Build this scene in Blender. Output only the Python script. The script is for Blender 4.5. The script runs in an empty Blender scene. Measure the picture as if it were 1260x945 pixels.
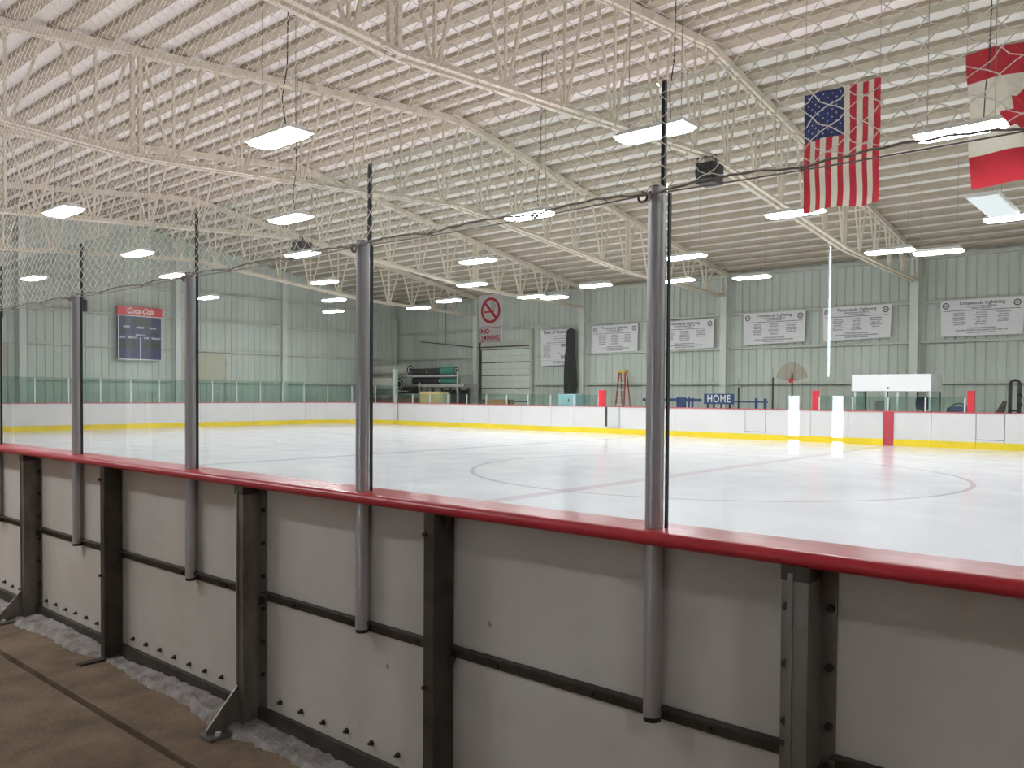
import bpy, bmesh, math, random
from mathutils import Vector, Matrix
random.seed(7)
sc = bpy.context.scene
col = sc.collection

# ------------------------------------------------------------------ camera
YAW, PITCH, ROLL = 0.71064, -0.02178, 0.0066
FPX, CY, CAMZ = 1006.63, 507.96, 1.466
cd = bpy.data.cameras.new('camera')
cam = bpy.data.objects.new('camera', cd); col.objects.link(cam)
d = Vector((math.cos(YAW) * math.cos(PITCH), math.sin(YAW) * math.cos(PITCH), math.sin(PITCH)))
r = Vector((math.sin(YAW), -math.cos(YAW), 0)); u = r.cross(d)
R = r * math.cos(ROLL) + u * math.sin(ROLL); U = -r * math.sin(ROLL) + u * math.cos(ROLL)
m = Matrix.Identity(4)
for i in range(3):
    m[i][0] = R[i]; m[i][1] = U[i]; m[i][2] = -d[i]
m[0][3], m[1][3], m[2][3] = 0, 0, CAMZ
cam.matrix_world = m
cd.sensor_width = 36; cd.lens = 36 * FPX / 1260; cd.shift_y = (CY - 472.5) / 1260
cd.clip_start = 0.05; cd.clip_end = 300
sc.camera = cam

# ------------------------------------------------------------------ world (daylight outside the hall) and exposure
w = bpy.data.worlds.new('sky'); sc.world = w; w.use_nodes = True
wn = w.node_tree.nodes; wl = w.node_tree.links
bg = wn['Background']
bg.inputs['Color'].default_value = (0.72, 0.86, 1.0, 1); bg.inputs['Strength'].default_value = 26.0
LAMP = 62.0          # radiance of the ceiling fixtures
LAMP_COL = (0.97, 0.975, 1.03)
sc.view_settings.view_transform = 'Standard'; sc.view_settings.look = 'None'
sc.view_settings.exposure = 0.10; sc.view_settings.gamma = 1.0; sc.view_settings.use_curve_mapping = False
try:
    sc.cycles.use_denoising = True
    sc.cycles.max_bounces = 12; sc.cycles.diffuse_bounces = 5; sc.cycles.glossy_bounces = 4
    sc.cycles.transparent_max_bounces = 32; sc.cycles.sample_clamp_indirect = 6.0
    sc.cycles.caustics_reflective = False; sc.cycles.caustics_refractive = False
except Exception:
    pass

# ------------------------------------------------------------------ materials
def mat(name, c, rough=0.6, metal=0.0, var=0.0, scale=4.0, bump=0.0, bscale=30.0, c2=None, coat=0.0, spec=None, stretch=None):
    mt = bpy.data.materials.new(name); mt.use_nodes = True
    n = mt.node_tree.nodes; l = mt.node_tree.links
    b = n['Principled BSDF']
    b.inputs['Base Color'].default_value = (*c, 1); b.inputs['Roughness'].default_value = rough
    b.inputs['Metallic'].default_value = metal
    if coat: b.inputs['Coat Weight'].default_value = coat; b.inputs['Coat Roughness'].default_value = 0.12
    if spec is not None: b.inputs['Specular IOR Level'].default_value = spec
    if var or c2 or bump:
        tc = n.new('ShaderNodeTexCoord'); vec = tc.outputs['Object']
        if stretch:
            mp = n.new('ShaderNodeMapping'); mp.inputs['Scale'].default_value = stretch
            l.new(vec, mp.inputs['Vector']); vec = mp.outputs['Vector']
    if var or c2:
        nz = n.new('ShaderNodeTexNoise'); nz.inputs['Scale'].default_value = scale; nz.inputs['Detail'].default_value = 6
        nz.inputs['Roughness'].default_value = 0.65
        l.new(vec, nz.inputs['Vector'])
        cr = n.new('ShaderNodeValToRGB')
        lo = c2 if c2 else tuple(max(0, x * (1 - var)) for x in c); hi = c if c2 else tuple(min(1, x * (1 + var)) for x in c)
        cr.color_ramp.elements[0].position = 0.32; cr.color_ramp.elements[1].position = 0.68
        cr.color_ramp.elements[0].color = (*lo, 1); cr.color_ramp.elements[1].color = (*hi, 1)
        l.new(nz.outputs['Fac'], cr.inputs['Fac']); l.new(cr.outputs['Color'], b.inputs['Base Color'])
    if bump:
        nb = n.new('ShaderNodeTexNoise'); nb.inputs['Scale'].default_value = bscale; nb.inputs['Detail'].default_value = 5
        l.new(vec, nb.inputs['Vector'])
        bm_ = n.new('ShaderNodeBump'); bm_.inputs['Strength'].default_value = bump; bm_.inputs['Distance'].default_value = 0.02
        l.new(nb.outputs['Fac'], bm_.inputs['Height']); l.new(bm_.outputs['Normal'], b.inputs['Normal'])
    return mt

def emis(name, c, s):
    mt = bpy.data.materials.new(name); mt.use_nodes = True
    n = mt.node_tree.nodes; l = mt.node_tree.links; n.clear()
    e = n.new('ShaderNodeEmission'); o = n.new('ShaderNodeOutputMaterial')
    e.inputs['Color'].default_value = (*c, 1); e.inputs['Strength'].default_value = s
    l.new(e.outputs[0], o.inputs[0]); return mt

def glassmat(name, tint, smear=0.0, rough=0.01):
    """thin clear sheet: tinted straight-through transmission plus Fresnel reflection"""
    mt = bpy.data.materials.new(name); mt.use_nodes = True
    n = mt.node_tree.nodes; l = mt.node_tree.links; n.clear()
    o = n.new('ShaderNodeOutputMaterial'); t = n.new('ShaderNodeBsdfTransparent'); g = n.new('ShaderNodeBsdfGlossy')
    lw = n.new('ShaderNodeLayerWeight'); lw.inputs['Blend'].default_value = 0.5
    pw = n.new('ShaderNodeMath'); pw.operation = 'POWER'; pw.inputs[1].default_value = 5.0; l.new(lw.outputs['Facing'], pw.inputs[0])
    fr = n.new('ShaderNodeMath'); fr.operation = 'MULTIPLY_ADD'; fr.inputs[1].default_value = 0.96; fr.inputs[2].default_value = 0.04   # Schlick, same from both sides
    l.new(pw.outputs[0], fr.inputs[0])
    t.inputs['Color'].default_value = (*tint, 1); g.inputs['Roughness'].default_value = rough
    mx = n.new('ShaderNodeMixShader')
    l.new(fr.outputs[0], mx.inputs[0]); l.new(t.outputs[0], mx.inputs[1]); l.new(g.outputs[0], mx.inputs[2])
    out = mx
    if smear:
        tc = n.new('ShaderNodeTexCoord'); nz = n.new('ShaderNodeTexNoise'); nz.inputs['Scale'].default_value = 5; nz.inputs['Detail'].default_value = 8
        l.new(tc.outputs['Object'], nz.inputs['Vector'])
        cr = n.new('ShaderNodeMapRange'); cr.inputs['From Min'].default_value = 0.45; cr.inputs['From Max'].default_value = 0.8
        cr.inputs['To Max'].default_value = smear
        l.new(nz.outputs['Fac'], cr.inputs['Value'])
        df = n.new('ShaderNodeBsdfDiffuse'); df.inputs['Color'].default_value = (0.8, 0.82, 0.8, 1)
        m2 = n.new('ShaderNodeMixShader'); l.new(cr.outputs[0], m2.inputs[0]); l.new(mx.outputs[0], m2.inputs[1]); l.new(df.outputs[0], m2.inputs[2])
        out = m2
    l.new(out.outputs[0], o.inputs[0]); return mt

M = {}
M['concrete'] = mat('walkway concrete', (0.29, 0.215, 0.135), 0.9, c2=(0.14, 0.10, 0.06), scale=3.2, bump=0.5, bscale=45)
M['joint'] = mat('dirty joint', (0.05, 0.04, 0.03), 0.95)
M['slush'] = mat('grey slush and frost', (0.46, 0.43, 0.41), 0.7, c2=(0.17, 0.15, 0.12), scale=9, bump=0.8, bscale=60)
M['panel'] = mat('white plastic board sheet', (0.72, 0.68, 0.62), 0.45, c2=(0.62, 0.58, 0.52), scale=2.5, bump=0.05, bscale=120)
def scuffed(mt):
    n = mt.node_tree.nodes; l = mt.node_tree.links; b = n['Principled BSDF']
    src = b.inputs['Base Color'].links[0].from_socket
    tc = n.new('ShaderNodeTexCoord'); nz = n.new('ShaderNodeTexNoise'); nz.inputs['Scale'].default_value = 16; nz.inputs['Detail'].default_value = 2
    l.new(tc.outputs['Object'], nz.inputs['Vector'])
    mr = n.new('ShaderNodeMapRange'); mr.inputs['From Min'].default_value = 0.755; mr.inputs['From Max'].default_value = 0.80; mr.inputs['To Max'].default_value = 0.55
    l.new(nz.outputs['Fac'], mr.inputs['Value'])
    mx = n.new('ShaderNodeMix'); mx.data_type = 'RGBA'; l.new(mr.outputs[0], mx.inputs[0]); l.new(src, mx.inputs[6]); mx.inputs[7].default_value = (0.12, 0.10, 0.08, 1)
    l.new(mx.outputs[2], b.inputs['Base Color'])
scuffed(M['panel'])
M['board_white'] = mat('white rink facing', (0.70, 0.685, 0.675), 0.45, var=0.03, scale=1.2)
M['yellow'] = mat('yellow kick plate', (0.82, 0.62, 0.02), 0.4, var=0.12, scale=0.8)
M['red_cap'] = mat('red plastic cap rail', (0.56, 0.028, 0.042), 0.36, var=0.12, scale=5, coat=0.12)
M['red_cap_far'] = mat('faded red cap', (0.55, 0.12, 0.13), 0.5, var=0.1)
M['red_pad'] = mat('red padding', (0.66, 0.02, 0.04), 0.45, var=0.08, scale=6)
M['centre_red'] = mat('centre stripe on boards', (0.55, 0.05, 0.08), 0.45, c2=(0.42, 0.05, 0.07), scale=8)
M['steel'] = mat('weathered galvanised steel', (0.30, 0.285, 0.26), 0.45, metal=0.6, c2=(0.15, 0.125, 0.095), scale=7, bump=0.1, stretch=(1, 1, 0.3))
M['dark_steel'] = mat('dark painted steel', (0.10, 0.085, 0.07), 0.6, metal=0.4, c2=(0.05, 0.04, 0.03), scale=9)
M['pipe'] = mat('brushed aluminium post', (0.60, 0.59, 0.61), 0.34, metal=0.65, c2=(0.42, 0.40, 0.41), scale=11, stretch=(1, 1, 0.08))
M['rubber'] = mat('black rubber gasket', (0.012, 0.012, 0.012), 0.5)
M['bolt'] = mat('rusty bolt', (0.06, 0.045, 0.035), 0.6, metal=0.5)
M['glass'] = glassmat('near shield glass', (0.925, 0.958, 0.945), smear=0.006)
M['glass_far'] = glassmat('green tinted shield', (0.83, 0.925, 0.90), smear=0.03)
M['plexi'] = glassmat('clear amber acrylic', (0.95, 0.88, 0.84), smear=0.06)
def twine():
    mt = bpy.data.materials.new('white nylon twine'); mt.use_nodes = True
    n = mt.node_tree.nodes; l = mt.node_tree.links; n.clear()
    o = n.new('ShaderNodeOutputMaterial'); a = n.new('ShaderNodeBsdfDiffuse'); b = n.new('ShaderNodeBsdfTranslucent'); x = n.new('ShaderNodeMixShader')
    a.inputs['Color'].default_value = (0.93, 0.91, 0.85, 1); b.inputs['Color'].default_value = (0.93, 0.91, 0.85, 1); x.inputs[0].default_value = 0.5
    l.new(a.outputs[0], x.inputs[1]); l.new(b.outputs[0], x.inputs[2]); l.new(x.outputs[0], o.inputs[0]); return mt
M['net'] = twine()
M['rope'] = mat('grey braided rope', (0.34, 0.31, 0.28), 0.8, var=0.3, scale=60)
M['wire'] = mat('steel cable', (0.34, 0.32, 0.30), 0.5, metal=0.5)
M['truss'] = mat('cream truss paint', (0.74, 0.67, 0.54), 0.6, var=0.06, scale=3)
M['deck'] = mat('tan roof purlin', (0.45, 0.385, 0.285), 0.85, c2=(0.36, 0.305, 0.22), scale=5)
M['rib'] = mat('off white roof liner', (0.89, 0.85, 0.795), 0.7, c2=(0.80, 0.755, 0.69), scale=1.6)
M['wall'] = mat('pale green wall sheet', (0.60, 0.66, 0.60), 0.5, c2=(0.50, 0.545, 0.47), scale=0.9, stretch=(1, 1, 0.25))
M['girt'] = mat('wall girt paint', (0.58, 0.60, 0.53), 0.6, c2=(0.46, 0.47, 0.40), scale=2)
M['column'] = mat('column paint', (0.66, 0.70, 0.64), 0.55, var=0.06, scale=2)
M['near_wall'] = mat('walkway block wall', (0.30, 0.285, 0.275), 0.85, var=0.15, scale=3)
M['lamp_body'] = mat('white lamp housing', (0.85, 0.85, 0.83), 0.5)
M['lamp'] = emis('lit diffuser', LAMP_COL, LAMP)
M['lamp_off'] = emis('dimly lit acrylic lens', (0.95, 0.97, 1.0), 1.0)
M['black'] = mat('black plastic', (0.012, 0.012, 0.013), 0.5)
M['black_cloth'] = mat('black netting cloth', (0.02, 0.023, 0.022), 0.95, var=0.5, scale=20)
M['white'] = mat('white paint', (0.86, 0.86, 0.85), 0.45, var=0.02)
M['sheet'] = mat('white vinyl banner', (0.80, 0.79, 0.80), 0.55, var=0.03, scale=2)
M['ink'] = mat('dark print', (0.05, 0.05, 0.06), 0.7)
M['ink_soft'] = mat('grey print', (0.24, 0.24, 0.26), 0.7)
M['navy'] = mat('navy board', (0.028, 0.03, 0.115), 0.5, var=0.15, scale=6)
M['dim_panel'] = mat('dark digit window', (0.015, 0.02, 0.022), 0.35)
M['cola_red'] = mat('sign red', (0.60, 0.035, 0.05), 0.45)
M['sign_red'] = mat('decal red', (0.55, 0.015, 0.025), 0.5)
M['sign_white'] = mat('decal white', (0.78, 0.78, 0.76), 0.4)
M['flag_red'] = mat('flag red cloth', (0.52, 0.018, 0.035), 0.8, var=0.06, scale=9)
M['flag_white'] = mat('flag off white cloth', (0.78, 0.72, 0.60), 0.8, var=0.04, scale=9)
M['flag_blue'] = mat('flag blue cloth', (0.022, 0.035, 0.15), 0.8, var=0.1, scale=9)
M['flag_red2'] = mat('bright red cloth', (0.50, 0.012, 0.028), 0.8, var=0.06, scale=9)
M['blue'] = mat('blue paint', (0.03, 0.075, 0.20), 0.5, var=0.15, scale=5)
M['lt_blue'] = mat('pale blue panel', (0.45, 0.66, 0.70), 0.5, var=0.05)
M['ply'] = mat('plywood', (0.72, 0.52, 0.25), 0.7, var=0.12, scale=6, stretch=(1, 1, 6))
M['ply_grey'] = mat('weathered board', (0.52, 0.50, 0.38), 0.7, var=0.06, scale=4)
M['door_panel'] = mat('pale door panel', (0.66, 0.70, 0.63), 0.5, var=0.05)
M['orange'] = mat('fibreglass orange red', (0.45, 0.055, 0.035), 0.5, var=0.1)
M['lad_yellow'] = mat('ladder cap yellow', (0.68, 0.48, 0.06), 0.5)
M['grey_roll'] = mat('grey rolled matting', (0.42, 0.40, 0.35), 0.8, var=0.15, scale=7)
M['green_roll'] = mat('dark green roll', (0.03, 0.17, 0.13), 0.7, var=0.15, scale=9)
M['teal_post'] = mat('pale green post', (0.50, 0.60, 0.52), 0.6, var=0.1)
M['alu'] = mat('pale aluminium', (0.72, 0.74, 0.72), 0.4, metal=0.3)
M['rack'] = mat('rack steel', (0.38, 0.37, 0.34), 0.6, metal=0.3, var=0.2)
M['brown'] = mat('brown plank', (0.20, 0.09, 0.06), 0.7, var=0.2, scale=5)
M['timber'] = mat('orange timber', (0.50, 0.28, 0.09), 0.7, var=0.25, scale=8)
M['door_brown'] = mat('walkway door', (0.20, 0.17, 0.14), 0.6, var=0.1)

def ice_material():
    """white ice, painted lines under it as functions of floor position"""
    mt = bpy.data.materials.new('ice with painted lines'); mt.use_nodes = True
    n = mt.node_tree.nodes; l = mt.node_tree.links; b = n['Principled BSDF']
    tc = n.new('ShaderNodeTexCoord'); sp = n.new('ShaderNodeSeparateXYZ'); l.new(tc.outputs['Object'], sp.inputs[0])
    def math_(op, a, b2=None):
        k = n.new('ShaderNodeMath'); k.operation = op
        for i, v in enumerate((a, b2)):
            if v is None: continue
            if isinstance(v, (int, float)): k.inputs[i].default_value = v
            else: l.new(v, k.inputs[i])
        return k.outputs[0]
    X, Y = sp.outputs['X'], sp.outputs['Y']
    def band(v, centre, half):
        return math_('LESS_THAN', math_('ABSOLUTE', math_('SUBTRACT', v, centre)), half)
    yc, xc = 7.556, 14.6
    centre = band(Y, yc, 0.15); blue = math_('MAXIMUM', band(Y, 15.6, 0.13), band(Y, -0.5, 0.13)); goal = math_('MAXIMUM', band(Y, 30.4, 0.03), band(Y, -15.3, 0.03))
    dx = math_('SUBTRACT', X, xc); dy = math_('SUBTRACT', Y, yc)
    rad = math_('SQRT', math_('ADD', math_('MULTIPLY', dx, dx), math_('MULTIPLY', dy, dy)))
    ring = band(rad, 4.57, 0.045)
    spot = math_('LESS_THAN', rad, 0.15)
    nz = n.new('ShaderNodeTexNoise'); nz.inputs['Scale'].default_value = 0.35; nz.inputs['Detail'].default_value = 7; nz.inputs['Roughness'].default_value = 0.6
    mp = n.new('ShaderNodeMapping'); mp.inputs['Scale'].default_value = (1.6, 0.5, 1); l.new(tc.outputs['Object'], mp.inputs[0]); l.new(mp.outputs[0], nz.inputs['Vector'])
    cr = n.new('ShaderNodeValToRGB'); cr.color_ramp.elements[0].color = (0.765, 0.755, 0.80, 1); cr.color_ramp.elements[1].color = (0.845, 0.83, 0.87, 1)
    cr.color_ramp.elements[0].position = 0.3; cr.color_ramp.elements[1].position = 0.7
    l.new(nz.outputs['Fac'], cr.inputs[0])
    cur = cr.outputs[0]
    for fac, c, s in ((blue, (0.50, 0.52, 0.60), 0.75), (centre, (0.62, 0.51, 0.54), 0.6), (ring, (0.45, 0.42, 0.45), 0.65), (goal, (0.6, 0.25, 0.27), 0.8), (spot, (0.6, 0.45, 0.48), 0.7)):
        mx = n.new('ShaderNodeMix'); mx.data_type = 'RGBA'
        l.new(math_('MULTIPLY', fac, s), mx.inputs[0]); l.new(cur, mx.inputs[6]); mx.inputs[7].default_value = (*c, 1)
        cur = mx.outputs[2]
    l.new(cur, b.inputs['Base Color'])
    n2 = n.new('ShaderNodeTexNoise'); n2.inputs['Scale'].default_value = 1.2; n2.inputs['Detail'].default_value = 6
    l.new(tc.outputs['Object'], n2.inputs['Vector'])
    mr = n.new('ShaderNodeMapRange'); mr.inputs['To Min'].default_value = 0.10; mr.inputs['To Max'].default_value = 0.22
    l.new(n2.outputs['Fac'], mr.inputs['Value']); l.new(mr.outputs[0], b.inputs['Roughness'])
    b.inputs['IOR'].default_value = 1.31
    return mt
M['ice'] = ice_material()

# ------------------------------------------------------------------ mesh helpers
class MB:
    def __init__(s): s.v = []; s.f = []
    def add(s, vs, fs):
        o = len(s.v); s.v += [tuple(p) for p in vs]; s.f += [tuple(i + o for i in q) for q in fs]; return s
    def box(s, x0, x1, y0, y1, z0, z1):
        x0, x1 = sorted((x0, x1)); y0, y1 = sorted((y0, y1)); z0, z1 = sorted((z0, z1))
        return s.add([(x0, y0, z0), (x1, y0, z0), (x1, y1, z0), (x0, y1, z0), (x0, y0, z1), (x1, y0, z1), (x1, y1, z1), (x0, y1, z1)],
                     [(0, 3, 2, 1), (4, 5, 6, 7), (0, 1, 5, 4), (1, 2, 6, 5), (2, 3, 7, 6), (3, 0, 4, 7)])
    def beam(s, p, q, w, h, up=(0, 0, 1)):
        p, q = Vector(p), Vector(q); a = (q - p).normalized(); up = Vector(up)
        if abs(a.dot(up)) > 0.99: up = Vector((1, 0, 0))
        sx = a.cross(up).normalized(); sz = sx.cross(a).normalized()
        vs = []
        for c in (p, q):
            for i, j in ((-1, -1), (1, -1), (1, 1), (-1, 1)): vs.append(c + sx * (i * w / 2) + sz * (j * h / 2))
        return s.add(vs, [(0, 1, 2, 3), (7, 6, 5, 4), (0, 4, 5, 1), (1, 5, 6, 2), (2, 6, 7, 3), (3, 7, 4, 0)])
    def tube(s, pts, r, n=8, caps=True):
        pts = [Vector(p) for p in pts]; o = len(s.v); prev = None
        for i, p in enumerate(pts):
            a = (pts[min(i + 1, len(pts) - 1)] - pts[max(i - 1, 0)]).normalized()
            up = Vector((0, 0, 1)) if abs(a.z) < 0.95 else Vector((1, 0, 0))
            sx = a.cross(up).normalized(); sz = sx.cross(a).normalized()
            rr = r[i] if isinstance(r, (list, tuple)) else r
            for k in range(n):
                t = 2 * math.pi * k / n; s.v.append(tuple(p + sx * (rr * math.cos(t)) + sz * (rr * math.sin(t))))
        for i in range(len(pts) - 1):
            for k in range(n):
                a0 = o + i * n + k; a1 = o + i * n + (k + 1) % n; s.f.append((a0, a1, a1 + n, a0 + n))
        if caps:
            s.f.append(tuple(o + k for k in reversed(range(n)))); e = o + (len(pts) - 1) * n; s.f.append(tuple(e + k for k in range(n)))
        return s
    def prism(s, poly, a, b2, axis='Y'):
        """extrude a 2-D polygon: axis Y -> (x,z) points, axis X -> (y,z), axis Z -> (x,y)"""
        def P(p, t): return {'Y': (p[0], t, p[1]), 'X': (t, p[0], p[1]), 'Z': (p[0], p[1], t)}[axis]
        n = len(poly); vs = [P(p, a) for p in poly] + [P(p, b2) for p in poly]
        fs = [tuple(range(n)), tuple(reversed(range(n, 2 * n)))] + [(i, i + n, (i + 1) % n + n, (i + 1) % n) for i in range(n)]
        return s.add(vs, fs)
    def ring(s, c, R_, r_, axis='X', n=20, k=8):
        o = len(s.v)
        for i in range(n):
            t = 2 * math.pi * i / n
            for j in range(k):
                q = 2 * math.pi * j / k; rr = R_ + r_ * math.cos(q); a, b2, e = rr * math.cos(t), rr * math.sin(t), r_ * math.sin(q)
                s.v.append({'X': (c[0] + e, c[1] + a, c[2] + b2), 'Y': (c[0] + a, c[1] + e, c[2] + b2), 'Z': (c[0] + a, c[1] + b2, c[2] + e)}[axis])
        for i in range(n):
            for j in range(k):
                s.f.append((o + i * k + j, o + ((i + 1) % n) * k + j, o + ((i + 1) % n) * k + (j + 1) % k, o + i * k + (j + 1) % k))
        return s
    def build(s, name, material, parent=None, smooth=False, bevel=0.0, fix=True):
        me = bpy.data.meshes.new(name)
        off = wloc(parent) if parent else Vector((0, 0, 0))
        me.from_pydata([(x - off.x, y - off.y, z - off.z) for x, y, z in s.v], [], s.f)
        if fix:
            bm = bmesh.new(); bm.from_mesh(me); bmesh.ops.recalc_face_normals(bm, faces=bm.faces)
            if bevel: bmesh.ops.bevel(bm, geom=list(bm.edges), offset=bevel, segments=2, affect='EDGES', profile=0.5)
            bm.to_mesh(me); bm.free()
        me.materials.append(M[material] if isinstance(material, str) else material)
        if smooth:
            me.polygons.foreach_set('use_smooth', [True] * len(me.polygons))
            try: me.set_sharp_from_angle(angle=math.radians(40))
            except Exception: pass
        o = bpy.data.objects.new(name, me); col.objects.link(o)
        if parent: o.parent = parent
        return o

def wloc(o):
    v = Vector((0, 0, 0))
    while o: v = v + Vector(o.location); o = o.parent
    return v
def tag(o, label=None, cat=None, group=None, kind=None):
    if label: o['label'] = label
    if cat: o['category'] = cat
    if group: o['group'] = group
    if kind: o['kind'] = kind
    return o
def empty(name, loc, label=None, cat=None, group=None, kind=None):
    o = bpy.data.objects.new(name, None); col.objects.link(o); o.location = loc; o.empty_display_size = 0.2
    return tag(o, label, cat, group, kind)
def copy_tree(o, parent=None):
    c = o.copy(); col.objects.link(c); c.parent = parent
    for ch in list(o.children): copy_tree(ch, c)
    return c
def B(*a): return MB().box(*a)
AX = Matrix(((0, 0, -1), (-1, 0, 0), (0, 1, 0)))     # text plane facing -X
AY = Matrix(((1, 0, 0), (0, 0, -1), (0, 1, 0)))      # text plane facing -Y
def text(name, body, size, loc, axes, material, parent, align='CENTER', shear=0.0, depth=0.003, bold=0.0, xs=1.0, space=1.0):
    cu = bpy.data.curves.new('t', 'FONT'); cu.body = body; cu.size = size; cu.align_x = align; cu.align_y = 'CENTER'
    cu.shear = shear; cu.extrude = depth; cu.offset = bold; cu.resolution_u = 3; cu.space_character = space
    to = bpy.data.objects.new('t', cu); col.objects.link(to)
    dg = bpy.context.evaluated_depsgraph_get(); me = bpy.data.meshes.new_from_object(to.evaluated_get(dg))
    bpy.data.objects.remove(to); bpy.data.curves.remove(cu)
    off = wloc(parent) if parent else Vector((0, 0, 0)); L = Vector(loc) - off
    for v in me.vertices:
        c = v.co.copy(); c.x *= xs; v.co = axes @ c + L
    me.name = name; me.materials.clear(); me.materials.append(M[material])
    o = bpy.data.objects.new(name, me); col.objects.link(o)
    if parent: o.parent = parent
    return o

# ------------------------------------------------------------------ layout numbers
XW, YW = 30.5, 34.86                   # inside faces of the far long wall and the end wall
XN, YN = -2.6, -17.5                   # walkway wall behind the camera, other end of the hall
FLOOR = -0.15
BX0, BX1, BY0, BY1 = 2.27, 26.4, -18.2 + 1.5, 33.3   # rink inside the boards
FRAMES = [-6.1, 0.9, 7.878, 14.913, 21.864, 28.453]
RIDGE_X, RIDGE_Z, SN, SF = 15.1, 8.535, 0.11, 0.145
def roof(x): return RIDGE_Z - (SN * (RIDGE_X - x) if x < RIDGE_X else SF * (x - RIDGE_X))

# ------------------------------------------------------------------ floor
fl = empty('floor', (0, 0, FLOOR), kind='structure')
B(XN, XW, YN, YW, FLOOR - 0.25, FLOOR - 0.06).build('sub_base', 'joint', fl)
B(XN, 1.735, YN, YW, FLOOR - 0.06, FLOOR).build('slab', 'concrete', fl)
B(1.775, XW, YN, YW, FLOOR - 0.06, FLOOR).build('slab', 'concrete', fl)

def round_path(x0, x1, y0, y1, rad, n=10):
    pts = []
    for cx, cy, a0 in ((x1 - rad, y1 - rad, 0), (x0 + rad, y1 - rad, 90), (x0 + rad, y0 + rad, 180), (x1 - rad, y0 + rad, 270)):
        for i in range(n + 1):
            t = math.radians(a0 + 90 * i / n); pts.append((cx + rad * math.cos(t), cy + rad * math.sin(t)))
    return pts
ice_poly = round_path(BX0, BX1, BY0, BY1, 3.0)
ice = MB().prism(ice_poly, FLOOR, 0.0, 'Z').build('floor_ice', 'ice'); ice['kind'] = 'structure'

# ------------------------------------------------------------------ ceiling: deck and ribs
ce = empty('ceiling', (RIDGE_X, 8, RIDGE_Z), kind='structure')
for xa, xb in ((XN - 0.3, RIDGE_X), (RIDGE_X, XW + 0.3)):
    za, zb = roof(xa) + 0.165, roof(xb) + 0.165
    MB().prism([(xa, za), (xb, zb), (xb, zb + 0.12), (xa, za + 0.12)], YN - 0.3, YW + 0.3, 'Y').build('roof_deck', 'rib', ce)
i = 0
for side in (-1, 1):
    x = RIDGE_X + side * 0.36
    while XN + 0.2 < x < XW - 0.2:
        z = roof(x) + 0.085; s_ = -SF if side > 0 else SN
        wv = 0.150; tv = 0.165
        MB().prism([(x - wv, z - wv * s_), (x + wv, z + wv * s_), (x + tv, z + tv * s_ + 0.088), (x - tv, z - tv * s_ + 0.088)] if True else [], YN, YW, 'Y').build('deck_rib', 'deck', ce)
        x += side * 0.705

# ------------------------------------------------------------------ walls: folded sheets, girts
def sheet_X(x, ya, yb, z0, ztop, sgn):
    """folded wall sheet lying in plane X=x, grooves pressed away from the room (sgn: +1 room is at smaller X)"""
    mb = MB(); prof = []; y = ya
    while y < yb - 0.02:
        for dy, dx in ((0, 0), (0.235, 0), (0.25, 0.03), (0.29, 0.03)):
            if y + dy < yb: prof.append((y + dy, x + sgn * dx))
        y += 0.305
    prof.append((yb, x))
    vs = [(p[1], p[0], z0) for p in prof] + [(p[1], p[0], ztop) for p in prof]; n = len(prof)
    return mb.add(vs, [(i, i + 1, i + 1 + n, i + n) for i in range(n - 1)])
def sheet_Y(y, xa, xb, z0, sgn):
    mb = MB(); prof = []; x = xa
    while x < xb - 0.02:
        for dx, dy in ((0, 0), (0.235, 0), (0.25, 0.03), (0.29, 0.03)):
            if x + dx < xb: prof.append((x + dx, y + sgn * dy))
        x += 0.305
    prof.append((xb, y)); n = len(prof)
    vs = [(p[0], p[1], z0) for p in prof] + [(p[0], p[1], roof(p[0]) + 0.3) for p in prof]
    return mb.add(vs, [(i, i + 1, i + 1 + n, i + n) for i in range(n - 1)])
GZ = (1.985, 3.37, 4.715)
wb = empty('wall_back', (XW, 8, FLOOR), kind='structure')
wl_ = empty('wall_left', (14, YW, FLOOR), kind='structure')
bays = [YN, -13.1] + FRAMES + [YW]
B(XW + 0.04, XW + 0.16, YN, YW, FLOOR, roof(XW) + 0.3).build('outer_skin', 'wall', wb)
B(XN, XW, YW + 0.04, YW + 0.16, FLOOR, 6.3).build('outer_skin', 'wall', wl_)
for a, b in zip(bays[:-1], bays[1:]):
    sheet_X(XW, a, b, FLOOR, roof(XW) + 0.28, 1).build('wall_sheet', 'wall', wb, fix=False)
    for gz in GZ:
        if gz < 4 and a > 21 and b < 29:      # the roll-up door opening interrupts the lower girts
            for y0, y1 in ((a + 0.13, 24.74), (28.42, b - 0.13)):
                if y1 - y0 > 0.2: B(XW - 0.16, XW, y0, y1, gz - 0.045, gz + 0.045).build('girt', 'girt', wb)
        else:
            B(XW - 0.16, XW, a + 0.13, b - 0.13, gz - 0.045, gz + 0.045).build('girt', 'girt', wb)
    B(XW - 0.14, XW, a + 0.13, b - 0.13, roof(XW) - 0.12, roof(XW) + 0.02).build('eave_strut', 'girt', wb)
ecols = [XN, 5.3, 11.49, 17.67, 23.09, XW]
for a, b in zip(ecols[:-1], ecols[1:]):
    sheet_Y(YW, a, b, FLOOR, 1).build('wall_sheet', 'wall', wl_, fix=False)
    for gz in GZ + (5.95,):
        B(a + 0.12, b - (0.12 if b < XW else 0.5), YW - 0.16, YW, gz - 0.045, gz + 0.045).build('girt', 'girt', wl_)
for x in ecols[1:-1]:
    MB().box(x - 0.12, x + 0.12, YW - 0.34, YW - 0.32, FLOOR, roof(x)).box(x - 0.012, x + 0.012, YW - 0.32, YW - 0.02, FLOOR, roof(x)).box(x - 0.12, x + 0.12, YW - 0.02, YW, FLOOR, roof(x)).build('wall_column', 'column', wl_)
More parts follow.
